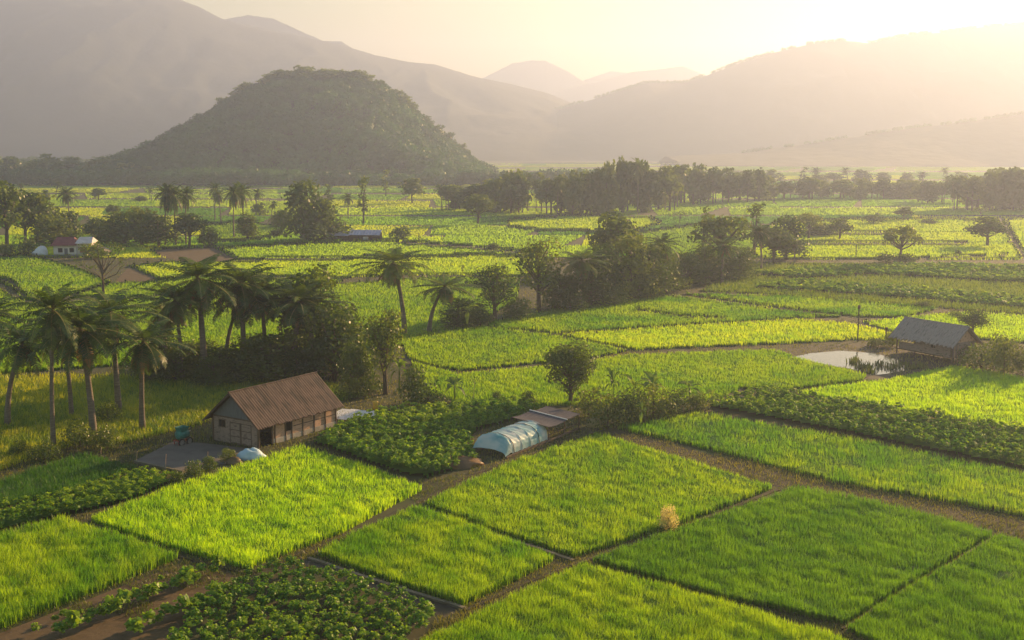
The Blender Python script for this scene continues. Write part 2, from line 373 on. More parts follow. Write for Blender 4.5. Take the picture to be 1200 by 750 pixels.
# centre
A('long pale yellow plot below the belt of trees', [(562, 381), (640, 365), (700, 353), (786, 347), (900, 361), (1000, 371), (940, 373), (800, 381), (650, 391), (600, 387)], 'ricem')
A('pale plot right of the belt of trees', [(800, 345), (905, 346), (1010, 353), (1100, 362), (1060, 372), (1008, 372), (900, 359)], 'ricem')
A('yellowest plot in the middle of the valley', [(652, 393), (800, 383), (935, 375), (1000, 380), (1045, 392), (1040, 399), (1000, 399), (900, 404), (800, 408), (745, 411)], 'ricey')
A('green plot left of centre below the double palm', [(470, 398), (540, 386), (566, 383), (645, 393), (736, 412), (700, 419), (645, 425), (540, 435), (500, 428), (478, 420)], 'rice')
A('broad green plot between the lone round tree and the pond', [(482, 426), (536, 440), (648, 430), (742, 417), (905, 411), (930, 418), (960, 428), (1015, 441), (1010, 447), (925, 457), (868, 456), (838, 470), (760, 474), (560, 478), (500, 462)], 'rice')
A('green plot behind the stilt shed', [(1010, 378), (1060, 373), (1140, 366), (1205, 372), (1360, 385), (1360, 408), (1200, 402), (1120, 395), (1060, 393)], 'riceb')
A('bright yellow green plot in front of the stilt shed', [(932, 461), (1040, 447), (1118, 430), (1200, 444), (1360, 468), (1360, 533), (1200, 504), (1012, 474)], 'riceb')
A('rough weedy band behind the centre plots', [(822, 342), (860, 318), (900, 309), (1000, 309), (1360, 311), (1360, 381), (1200, 369), (1000, 353), (880, 344)], 'weeds', .9, name='weed_band', dens=.45)
A('leafy green band of low crops behind the centre plots', [(880, 322), (960, 316), (1100, 312), (1360, 318), (1360, 334), (1200, 332), (1020, 322), (940, 327)], 'leafy', 1.2, 'leafy', name='vegetable_field', sp=1.9)
A('second leafy band of low crops before the centre plots', [(880, 337), (930, 331), (1030, 337), (1200, 350), (1360, 360), (1360, 371), (1200, 362), (1020, 347)], 'leafy', 1.2, 'leafy', name='vegetable_field', sp=1.9)
# right
A('long plot of mixed green and yellow rice beside the dark lane', [(722, 503), (770, 494), (822, 486), (1000, 517), (1200, 558), (1360, 590), (1360, 645), (1200, 606), (1085, 585), (980, 567), (850, 533)], 'ricem', .75)
A('long dense band of leafy crop across the right side', [(826, 478), (858, 468), (905, 460), (1000, 476), (1200, 510), (1360, 537), (1360, 584), (1200, 552), (1000, 511)], 'leafy', 1.25, 'leafy', name='vegetable_field', sp=1.05)
# near
A('tall rice plot in front of the brown roofed barn', [(107, 612), (200, 575), (352, 526), (420, 546), (495, 575), (400, 626), (289, 668), (200, 644)], 'riceb', .75, dens=.95)
A('small square plot of yellowing rice in the centre foreground', [(372, 652), (430, 623), (487, 597), (560, 622), (650, 658), (600, 684), (543, 711), (450, 680)], 'ricem', .8, dens=.95)
A('large central rice plot below the plastic tunnel', [(497, 592), (600, 545), (700, 510), (800, 541), (906, 573), (800, 615), (674, 654), (580, 624)], 'rice', .72, dens=.95)
A('wide rice plot in the right foreground', [(694, 660), (800, 622), (935, 574), (1050, 598), (1163, 628), (1080, 678), (990, 733), (840, 700)], 'riceg', .72, dens=.95)
A('rice plot in the bottom right corner', [(1172, 631), (1360, 676), (1360, 860), (1240, 860), (992, 740), (1080, 684)], 'riceg', .72, dens=.95)
A('rice plot in the bottom centre', [(684, 666), (840, 708), (978, 751), (1220, 860), (330, 860), (505, 752), (600, 704)], 'rice', .72, dens=.95)
A('mixed rice plot in the bottom left corner', [(-160, 690), (-60, 645), (0, 630), (72, 612), (140, 632), (209, 656), (100, 700), (0, 738), (-160, 800)], 'ricem', .85, dens=.95)
A('dark shaded rice plot under the leaning palms', [(-160, 604), (-60, 578), (0, 566), (100, 534), (160, 552), (84, 580), (0, 596), (-160, 640)], 'rice_shaded', .8, dens=.7)
A('leafy bean plot in shade beside the yard', [(-160, 645), (0, 600), (84, 583), (163, 554), (208, 565), (150, 590), (88, 604), (0, 625), (-60, 640), (-160, 686)], 'leafy', 1.1, 'leafy', name='vegetable_field', sp=.85)
A('lush leafy crop between the barn and the plastic tunnel', [(362, 520), (400, 505), (432, 490), (520, 480), (600, 476), (640, 484), (560, 506), (548, 520), (560, 545), (500, 562), (470, 558), (420, 540)], 'leafy', 1.25, 'leafy', name='vegetable_field', sp=1.0)
A('dark leafy crop at the bottom left of centre', [(150, 860), (222, 728), (268, 690), (320, 664), (372, 672), (440, 692), (515, 722), (500, 745), (330, 850)], 'leafy', 1.0, 'leafy', name='vegetable_field', sp=.8)
A('dry yellow grass under the leaning palms', [(-160, 455), (0, 440), (200, 440), (300, 440), (400, 452), (430, 462), (395, 474), (330, 468), (262, 482), (235, 500), (205, 506), (150, 520), (95, 520), (0, 552), (-160, 585)], 'wildy', .75, name='dry_grass', dens=.5)
# bunds and ditches
for ln, wd in [([(-20, 322), (14, 332), (32, 352)], 4), ([(600, 387), (640, 391), (745, 412)], 2.5), ([(900, 361), (1010, 373)], 2), ([(745, 364), (800, 371), (850, 374)], 2),
               ([(470, 284), (560, 291), (640, 300)], 2), ([(560, 430), (700, 412), (760, 414)], 1), ([(1080, 303), (1180, 300)], 1.5), ([(1172, 256), (1203, 306)], 4),
               ([(545, 333), (600, 340)], 2), ([(905, 285), (1060, 286), (1190, 284)], 1.2), ([(905, 274), (1190, 272)], 1.0), ([(980, 306), (1200, 308)], 5),
               ([(1000, 400), (960, 408), (930, 412)], 3), ([(0, 585), (60, 560)], 0.1)]:
    cut(ln, wd)

NOPLANT = []                                    # yard, lanes, water: kept clear of wild growth too
def keep_clear(poly): NOPLANT.append(poly)
YARD = [(158, 541), (204, 518), (236, 520), (302, 528), (284, 541), (214, 553)]
LANE = [(704, 506), (722, 505), (850, 537), (980, 571), (1085, 589), (1200, 611), (1360, 650), (1360, 668), (1200, 622), (1172, 622), (1050, 594), (935, 569), (912, 571), (800, 538)]
SOIL_TRI = [(134, 331), (150, 314), (186, 328), (160, 331)]
SOIL_PATCH = [(178, 293), (250, 290), (276, 305), (222, 308), (190, 301)]
SOIL_STRIP = [(-160, 805), (0, 742), (110, 700), (212, 660), (262, 668), (285, 680), (222, 728), (150, 860), (-160, 900)]
DITCH = [(342, 658), (366, 656), (450, 684), (543, 715), (520, 724), (440, 692), (372, 668)]
POND = [(926, 419), (950, 414), (985, 411), (1025, 414), (1040, 418), (1062, 425), (1092, 428), (1094, 431), (1062, 434), (1040, 438), (1022, 440), (1005, 434), (960, 426)]
MUD = [(900, 411), (960, 404), (1040, 402), (1118, 426), (1100, 431), (1040, 444), (1015, 444), (955, 430), (925, 420)]
LANE_MASK = inpoly(LANE, xx, yy); lab[LANE_MASK] = 0
SOIL_MASK = inpoly(SOIL_STRIP, xx, yy)
for p in (YARD, SOIL_TRI, SOIL_PATCH, DITCH, POND): lab[inpoly(p, xx, yy)] = -1

def blades(px, py, h, wscale, rg, tone, lean=.35):
    """tapering bent blades standing on the ground at the given pixels' ground points"""
    X, Y = G(px, py); n = len(px); d = np.hypot(X, Y)
    w_ = np.maximum(.03, d / F * (.56 - .04 * np.clip(d / 260 - .4, 0, 1))) * wscale * rg.uniform(.7, 1.3, n)
    a = rg.uniform(0, 2 * math.pi, n); ux, uy = np.cos(a), np.sin(a)
    la = rg.uniform(0, 2 * math.pi, n); lm = rg.uniform(.1, 1, n) * lean * h
    lx, ly = np.cos(la) * lm, np.sin(la) * lm
    Z0 = np.zeros(n)
    def P(sx, t, z): return np.stack([X + ux * w_ * sx + lx * t, Y + uy * w_ * sx + ly * t, z], -1)
    V = np.stack([P(-.5, 0, Z0 - .02), P(.5, 0, Z0 - .02), P(.42, .35, h * .6), P(-.42, .35, h * .6), P(0, 1, h)], 1).reshape(-1, 3)
    b = np.arange(n) * 5
    return V, np.stack([b, b + 1, b + 2, b + 3], 1), np.stack([b + 3, b + 2, b + 4], 1), np.repeat(tone, 5)

def proto_plant(rg, nleaf, size, R_=.55, H_=1.0):
    """a leafy crop plant: short stems topped by whorls of drooping leaves"""
    tips = []; k = max(2, nleaf // 7)
    for j in range(k):
        a = rg.uniform(0, 6.28); r = rg.uniform(0, .55) * R_; z = H_ * rg.uniform(.55, 1)
        tips.append((r * math.cos(a), r * math.sin(a), z))
    P = []; Nn = []
    for j in range(nleaf):
        c = np.array(tips[j % k]); a = rg.uniform(0, 6.28); o = np.array((math.cos(a), math.sin(a), rg.uniform(-.5, .25)))
        P.append(c + o * size * .6); Nn.append(np.array((math.cos(a) * .6, math.sin(a) * .6, 1)) + rg.normal(size=3) * .3)
    return leaf_quads(np.array(P), np.array(Nn), size, rg, .62)

def scatter(proto_list, pos, sc, rot, tone_p, rg):
    Vs = []; T = []
    which = rg.integers(0, len(proto_list), len(pos))
    for k, pv_ in enumerate(proto_list):
        m_ = which == k; p = pos[m_]; s = sc[m_][:, None]; c, sn = np.cos(rot[m_])[:, None], np.sin(rot[m_])[:, None]
        x = (pv_[None, :, 0] * c - pv_[None, :, 1] * sn) * s + p[:, :1]; y = (pv_[None, :, 0] * sn + pv_[None, :, 1] * c) * s + p[:, 1:2]
        z = pv_[None, :, 2] * s + p[:, 2:3]
        Vs.append(np.stack([x, y, z], -1).reshape(-1, 3))
        T.append((np.repeat(tone_p[m_], len(pv_)) + np.repeat(rg.normal(0, .12, len(p) * len(pv_) // 4), 4)))
    return np.concatenate(Vs), np.concatenate(T)

def tone_for(X, Y, mat, rg):
    n = len(X)
    fz = 1 - .65 * np.clip(np.hypot(X, Y) / 200 - .6, 0, 1); t = .5 + .35 * (fbm(X, Y, 14, 3, 4) - .5) + (.35 * (vn(X, Y * .5, 1.6, 9) - .5) + rg.normal(0, .1, n)) * fz
    row = np.sin((X * .80 + Y * .60) * 2 * math.pi / 2.1 + 2.5 * vn(X, Y, 9, 88)); t += .05 * row
    if mat == 'ricem': t += .9 * (fbm(X, Y, 9, 3, 14) - .52)
    return t
def canopy(k, hb):
    """the closed body of the crop under the blade tips, as small quads where the plot is planted"""
    st = 2; sub = np.pad(lab[1::st, 1::st] == k, 1); sub = (sub[1:-1, 1:-1] & sub[:-2, 1:-1] & sub[2:, 1:-1] & sub[1:-1, :-2] & sub[1:-1, 2:]); a, b = np.nonzero(sub)
    if len(a) == 0: return None, 0
    def corners(a, b):
        V = []
        for dx, dy in ((0, 0), (0, st), (st, st), (st, 0)):
            X, Y = G(GX0 + b * st + dx + 0., GY0 + a * st + dy + 0.); far = np.clip(np.hypot(X, Y) / 170 - .75, 0, 1)
            V.append(np.stack([X, Y, hb * (.32 + .42 * vn(X, Y, 1.3, 41)) * (1 - .72 * far)], -1))
        return V
    top = np.stack(corners(a, b), 1); full = lab[1::st, 1::st] == k
    if hb > .3: sub = np.where(((np.arange(full.shape[0]) * st + GY0) < 455)[:, None], full, sub)     # far plots: close the body right at the edge
    a, b = np.nonzero(sub); V = corners(a, b); pad = np.pad(sub, 1); out = []
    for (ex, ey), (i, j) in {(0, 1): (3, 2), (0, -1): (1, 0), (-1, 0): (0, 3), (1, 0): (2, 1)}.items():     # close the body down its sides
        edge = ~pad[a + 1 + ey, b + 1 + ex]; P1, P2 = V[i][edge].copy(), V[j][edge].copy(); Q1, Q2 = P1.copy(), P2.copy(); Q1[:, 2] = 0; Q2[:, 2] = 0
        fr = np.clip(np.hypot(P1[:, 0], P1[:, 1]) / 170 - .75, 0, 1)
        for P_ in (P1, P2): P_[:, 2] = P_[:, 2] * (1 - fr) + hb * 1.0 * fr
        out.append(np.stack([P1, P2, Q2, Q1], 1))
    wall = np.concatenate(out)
    return np.concatenate([top, wall]).reshape(-1, 3), len(wall)
for k, p in enumerate(PLOTS):
    if p['style'] != 'rice' : continue
    ii, jj = np.nonzero(lab == k + 1)
    if len(ii) == 0: continue
    n = int(len(ii) * p['dens'] * (1.8 if np.median(ii) + GY0 > 480 else 3.6)); s = rng.integers(0, len(ii), n)
    py = ii[s] + GY0 + rng.random(n); px = jj[s] + GX0 + rng.random(n)
    X, Y = G(px, py)
    d_ = np.hypot(X, Y); fl = np.clip(d_ / 260 - .4, 0, 1)
    h = p['h'] * (.62 + .38 * vn(X, Y, .9, 2) + .30 * (fbm(X, Y, 5, 2, 6) - .3)) * rng.uniform(.75, 1.2, n) * (1 - .32 * fl) * (1 + .05 * np.sin((X * .80 + Y * .60) * 2 * math.pi / 2.1 + 2.5 * vn(X, Y, 9, 88))) 
    tone = tone_for(X, Y, p['mat'], rng); mats = [M[p['mat']]]; mi = None
    if k + 1 == FARI:
        fi = np.full(n, -1)
        for q, poly in enumerate(FAR): fi[inpoly(poly, px, py)] = q
        keep = fi >= 0; px, py, h, tone, fi = px[keep], py[keep], h[keep], tone[keep], fi[keep]
        tone = tone * .5 + far_tone[fi] * .9 - .25
        mats = [M['rice'], M['riceb'], M['ricey']]; mk = np.where(far_tone[fi] < .15, 0, np.where(far_tone[fi] < .8, 1, 2))
        mi = np.concatenate([mk, mk])
    wild = p['mat'] in ('wildy', 'weeds')
    V, Q, T, tn = blades(px, py, h, 1.2 if wild else 1.0, rng, tone, .8 if wild else .38)
    C, nw = canopy(k + 1, p['h'] * (.35 if wild else .72))
    if C is not None:
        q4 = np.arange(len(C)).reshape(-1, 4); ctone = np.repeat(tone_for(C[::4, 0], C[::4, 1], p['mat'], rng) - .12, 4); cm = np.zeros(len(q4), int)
        if k + 1 == FARI:
            cpx, cpy = proj(C[::4, 0], C[::4, 1], 0 * C[::4, 0]); fi = np.full(len(q4), -1)
            for q, poly in enumerate(FAR): fi[inpoly(poly, cpx + 1, cpy + 1)] = q
            keep = fi >= 0; q4 = q4[keep]; fi = fi[keep]; cm = np.where(far_tone[fi] < .15, 0, np.where(far_tone[fi] < .8, 1, 2))
            tt = ctone.reshape(-1, 4); tt[keep] = tt[keep] * .5 + (far_tone[fi] * .9 - .3)[:, None]; ctone = tt.ravel()
        if k + 1 == FARI: mats = mats + [M['stalk_shade']]; isw = np.nonzero(keep)[0] >= len(keep) - nw; cm = np.where(isw, 3, cm)
        elif not wild: mats = mats + [M['stalk_shade']]; cm[len(cm) - nw:] = 1
        if mi is None: mi = np.zeros(len(Q) + len(T), int)
        V = np.concatenate([V, C]); off = len(V) - len(C); mi = np.concatenate([mi[:len(Q)], cm, mi[len(Q):]]); Q = np.concatenate([Q, q4 + off]); tn = np.concatenate([tn, ctone])
    me = arr_mesh(p['name'], V, [Q, T], mats, tn, mi)
    tag(link(p['name'], me), p['label'], 'crop field' if not wild else 'rough grass', kind='stuff')
# leafy crops
for k, p in enumerate(PLOTS):
    if p['style'] != 'leafy': continue
    gp = [G(*q) for q in p['poly']]; gx = [q[0] for q in gp]; gy = [q[1] for q in gp]
    gx0, gx1, gy0, gy1 = min(gx), max(gx), min(gy), max(gy); sp = p['sp']
    a, b = np.meshgrid(np.arange(gx0, gx1, sp), np.arange(gy0, gy1, sp)); a = a.ravel(); b = b.ravel()
    a = a + rng.uniform(-.4, .4, len(a)) * sp; b = b + rng.uniform(-.4, .4, len(b)) * sp
    px, py = proj(a, b, 0 * a); ok = (px > GX0 + 1) & (px < GX1 - 1) & (py > GY0 + 1) & (py < GY1 - 1)
    a, b, px, py = a[ok], b[ok], px[ok], py[ok]; ok = lab[(py - GY0).astype(int), (px - GX0).astype(int)] == k + 1
    a, b = a[ok], b[ok]; d = np.median(np.hypot(a, b)) if len(a) else 100
    size = max(.26, d / F * 3.0); nl = 60 if sp < 1.5 else 36
    protos = [proto_plant(rng, nl if 'bottom' not in p['label'] else 84, size, .62 * sp if sp > 1.5 else .68, 1.0) for _ in range(5)]
    rowv = .75 + .5 * fbm(a, b, 5, 2, 31)
    V, T = scatter(protos, np.stack([a, b, 0 * a], 1), p['h'] * rowv * rng.uniform(.75, 1.15, len(a)), rng.uniform(0, 6.28, len(a)), .5 + .6 * (fbm(a, b, 6, 2, 8) - .5), rng)
    if 'bottom' not in p['label']:
        C, nw = canopy(k + 1, p['h'] * .45)
        if C is not None: V = np.concatenate([V, C]); T = np.concatenate([T, np.full(len(C), .3)])
    me = arr_mesh(p['name'], V, [np.arange(len(V)).reshape(-1, 4)], M['leafy'], T)
    tag(link(p['name'], me), p['label'], 'crop field', kind='stuff')
# low wild growth on every bund and verge
ii, jj = np.nonzero(lab == 0); n = int(len(ii) * .42); s = rng.integers(0, len(ii), n)
py = ii[s] + GY0 + rng.random(n); px = jj[s] + GX0 + rng.random(n); ok = py > 189; px, py = px[ok], py[ok]
X, Y = G(px, py); bare = fbm(X, Y, 6, 3, 61) < np.where(LANE_MASK[(py - GY0).astype(int), (px - GX0).astype(int)], .30, np.where(SOIL_MASK[(py - GY0).astype(int), (px - GX0).astype(int)], .60, .36)); px, py, X, Y = px[~bare], py[~bare], X[~bare], Y[~bare]
h = .1 + .35 * fbm(X, Y, 4, 2, 62) * rng.uniform(.5, 1.2, len(X))
V, Q, T, tn = blades(px, py, h, 1.2, rng, .45 + .9 * (fbm(X, Y, 12, 3, 63) - .5) + rng.normal(0, .15, len(X)), 1.0)
tag(link('wild_grass', arr_mesh('wild_grass', V, [Q, T], M['wild'], tn)), 'low wild grass on the bunds and verges between the plots', 'grass', kind='stuff')
# short grass on bare soil strip edges and crops in rows on it are built below

# bare surfaces
def sheet(name, poly, mat, z=.008, kind='structure', sub=1):
    pts = [G(*q) for q in poly]; m_ = MB(); m_.add([(x, y, z) for x, y in pts], [tuple(range(len(pts)))])
    return tag(m_.build(name, mat), kind=kind)
M['soil'] = solid('ploughed_soil', [(.05, .032, .014), (.115, .075, .035), (.08, .055, .025)], .5, .95, .8, detail=8)
M['lane'] = solid('dirt_lane', [(.022, .020, .010), (.055, .044, .022), (.03, .036, .011)], .35, .95, .6, detail=8)
M['mud'] = solid('wet_mud', [(.035, .03, .018), (.07, .056, .03)], .3, .85, .4, detail=6)
M['yard'] = solid('shaded_concrete_yard', [(.075, .062, .052), (.14, .12, .105), (.10, .085, .074)], .3, .9, .3, detail=8)  # concrete colour darkened all over to carry the barn's shadow
M['kerb'] = solid('kerb_concrete', [(.13, .105, .065), (.22, .18, .12)], .8, .9, .4)
sheet('ploughed_soil', SOIL_TRI, M['soil'], .012); sheet('ploughed_soil', SOIL_PATCH, M['soil'], .012)
sheet('ploughed_soil', SOIL_STRIP, M['soil'], .012); sheet('dirt_lane', LANE, M['lane'], .012)
sheet('ditch', DITCH, M['mud'], .008); sheet('mud_bank', MUD, M['mud'], .006)
yard = MB(); yard.prism([G(*q) for q in YARD], -.02, .10); tag(yard.build('yard', M['yard']), kind='structure')
# pond: calm water with a little ripple
wm = new_mat('pond_water'); p_ = N(wm, 'ShaderNodeBsdfPrincipled'); o_ = N(wm, 'ShaderNodeOutputMaterial')
p_.inputs['Base Color'].default_value = (.05, .05, .03, 1); p_.inputs['Roughness'].default_value = .04; p_.inputs['IOR'].default_value = 1.33; p_.inputs['Specular IOR Level'].default_value = .5
b_ = N(wm, 'ShaderNodeBump'); b_.inputs['Strength'].default_value = .4; b_.inputs['Distance'].default_value = .04; L(wm, noise(wm, 1.5, 3), b_.inputs['Height']); L(wm, b_.outputs[0], p_.inputs['Normal'])
L(wm, p_.outputs[0], o_.inputs[0]); M['water'] = wm
sheet('pond', POND, wm, .02)

def strip(name, line, wd, h, mat, label=None, cat=None, kind=None, taper=.7):
    """a low ridge along a line of pixels"""
    pts = [np.array(G(*q)) for q in line]; V = []; Fs = []
    res = [pts[0]]
    for a, b in zip(pts[:-1], pts[1:]):
        m_ = max(1, int(np.linalg.norm(b - a) / 1.2))
        for i in range(1, m_ + 1): res.append(a + (b - a) * i / m_)
    for i, p in enumerate(res):
        t = res[min(i + 1, len(res) - 1)] - res[max(i - 1, 0)]; t = t / np.linalg.norm(t); nn = np.array([-t[1], t[0]])
        j = rng.uniform(-.05, .05); hh = h * rng.uniform(.85, 1.1)
        for s_, z in ((-.5, -.02), (-.5 * taper, hh), (.5 * taper, hh), (.5, -.02)): q = p + nn * (wd * s_ + j); V.append((q[0], q[1], z))
    n = len(res)
    for i in range(n - 1):
        for k in range(3): a = i * 4 + k; Fs.append((a, a + 1, a + 5, a + 4))
    Fs += [(3, 2, 1, 0), ((n - 1) * 4, (n - 1) * 4 + 1, (n - 1) * 4 + 2, (n - 1) * 4 + 3)]
    m_ = MB(); m_.add(V, Fs); return tag(m_.build(name, mat), label, cat, kind=kind)
for ln, wd, h in [([(488, 596), (580, 628), (673, 658)], .35, .16), ([(362, 655), (450, 685), (544, 714)], .35, .16)]:
    strip('path_kerb', ln, wd, h, M['kerb'], kind='structure', taper=.9)
for ln, wd in [([(290, 674), (400, 630), (492, 588), (540, 562)], .9), ([(545, 716), (610, 686), (678, 660), (800, 618), (912, 574)], .8), ([(986, 738), (1080, 682), (1168, 629)], .4), ([(500, 752), (560, 722), (610, 690)], .6), ([(540, 562), (600, 540), (700, 506)], .7), ([(105, 616), (200, 650), (288, 672)], .8)]:
    strip('bund_path', ln, wd * .65, .09, M['lane'], kind='structure')
#PART4
# ------------------------------------------------------------------ trees
def crown_leaves(blobs, n, size, rg, inner=.22, flat=1.0, jit=.5):
    B = np.array(blobs, float); wgt = B[:, 3] ** 2; wgt /= wgt.sum(); k = rg.choice(len(B), n, p=wgt)
    d = sphere_dirs(n, rg, .15); r = np.where(rg.random(n) < inner, rg.uniform(.3, .8, n), rg.uniform(.82, 1.12, n))
    # leaves gather in sprays
    sp = vn(d[:, 0] * 3 + k * 3.7 + d[:, 2] * 2, d[:, 1] * 3 + d[:, 2] * 1.3, .55, 5); r = r * (.70 + .50 * sp)
    P = B[k, :3] + d * (r * B[k, 3])[:, None] * np.array([1, 1, .85 * flat])
    return leaf_quads(P, d + rg.normal(size=(n, 3)) * jit, size, rg, .7)
def tree_proto(kind, rg, lod=0):
    """returns dict of meshes + nominal height and width"""
    bl = []; Ht = 10.0; W = 7.0; tr = [(0, 0, -.3), (.1, 0, 2), (.1, .1, 4.5), (0, .2, 6.5)]; base = .28
    U = rg.uniform
    def ring(n, r0, z0, z1, s0, s1):
        a0 = U(0, 6.28)
        for i in range(n):
            a = a0 + 6.28 * i / n + U(-.4, .4); bl.append((r0 * U(.7, 1.1) * math.cos(a), r0 * U(.7, 1.1) * math.sin(a), U(z0, z1), U(s0, s1)))
    if kind == 'round':   ring(6, 2.0, 4.6, 6.6, 1.3, 1.9); ring(4, 1.1, 7.2, 8.2, 1.2, 1.7); ring(5, 2.3, 3.9, 5.2, .9, 1.3); bl.append((0, 0, 5.8, 2.2))
    elif kind == 'tall':  ring(4, 1.5, 3.4, 5, 1.1, 1.6); ring(4, 1.6, 5, 7, 1.1, 1.7); ring(3, 1.0, 7.5, 8.6, .9, 1.4); ring(4, 2.4, 4.5, 7.5, .6, 1.0); bl.append((0, 0, 6, 1.7)); W = 6.4
    elif kind == 'spread': ring(7, 3.4, 5.6, 7.6, 1.0, 1.7); ring(5, 1.7, 7, 8.6, 1.0, 1.6); ring(4, 4.2, 5.2, 6.6, .6, 1.0); bl.append((0, 0, 6.6, 1.7)); W = 10.5; tr = [(0, 0, -.3), (.2, 0, 1.5), (0, .1, 3.5), (0, .1, 6)]; base = .38
    elif kind == 'slim':  
        for i in range(8): bl.append((U(-.5, .5), U(-.5, .5), 2.6 + i * .92, U(.55, 1.05)))
        W = 3.2; base = .16
    elif kind == 'full':  ring(6, 2.3, 1.4, 3.2, 1.3, 2.0); ring(6, 2.1, 3.4, 6, 1.3, 2.0); ring(4, 1.4, 6.6, 8.2, 1.1, 1.7); bl += [(0, 0, 3, 2.3), (0, 0, 6, 2.2)]; W = 8.4
    elif kind == 'sparse': ring(6, 2.6, 5.5, 8.4, .55, 1.1); ring(4, 1.2, 6.5, 9, .5, 1.0); ring(5, 3.4, 5, 7, .4, .8); W = 8.6; base = .2; tr = [(0, 0, -.3), (.25, 0, 2), (-.1, .1, 4), (0, .2, 6.5)]
    elif kind == 'bush':  ring(5, 1.0, .5, 1.1, .6, .95); ring(4, .6, 1.3, 1.9, .5, .8); bl.append((0, 0, .9, 1.1)); Ht = 2.6; W = 3.4; tr = [(0, 0, -.1), (.05, 0, .7), (0, 0, 1.2)]; base = .08
    elif kind == 'lone':  ring(9, 2.5, 4.6, 7.4, 1.7, 2.2); ring(5, 1.5, 7.6, 8.4, 1.5, 1.9); ring(6, 2.2, 3.9, 4.6, 1.1, 1.5); bl += [(0, 0, 6, 3.0), (-.1, 0, 2.9, 1.25), (.8, .2, 2.5, .9), (-.7, .3, 2.4, .8)]; W = 8.4; tr = [(0, 0, -.3), (.15, 0, 1.5), (0, 0, 3), (0, 0, 6)]; base = .35
    area = sum(b[3] ** 2 for b in bl)
    ls = {0: .36, 1: .60, 2: 1.0}[lod] * (.55 if kind == 'bush' else 1); den = {0: 70, 1: 36, 2: 17}[lod] * (2.6 if kind == 'bush' else 1) * (.55 if kind == 'sparse' else 1)
    V = crown_leaves(bl, int(area * den), ls, rg)
    crown = arr_mesh('crown', V, [np.arange(len(V)).reshape(-1, 4)], M['tree' if kind not in ('sparse', 'spread') else 'treeg'])
    t = MB(); nn = {0: 8, 1: 6, 2: 4}[lod]
    t.tube(tr, [base, base * .8, base * .6, base * .35][:len(tr)], nn)
    if kind != 'bush':
        for b in (bl if lod < 2 else bl[:4]):
            z0 = min(b[2] * .55, tr[-1][2] - .3) if kind != 'full' else max(.8, b[2] * .5); c = np.array(b[:3]); s0 = np.array([np.interp(z0, [p[2] for p in tr], [p[0] for p in tr]), np.interp(z0, [p[2] for p in tr], [p[1] for p in tr]), z0])
            mid = (s0 + c) / 2 + np.array([0, 0, -.25]) + rg.normal(size=3) * .15; t.tube([s0, mid, c], [base * .42, base * .28, base * .1], max(4, nn - 3), cap=False)
    o = t.build('trunk', M['bark'], smooth=True); me = o.data; bpy.data.objects.remove(o)
    return dict(parts=[('trunk', me), ('crown', crown)], H=max(b[2] + b[3] * .85 for b in bl), W=W)

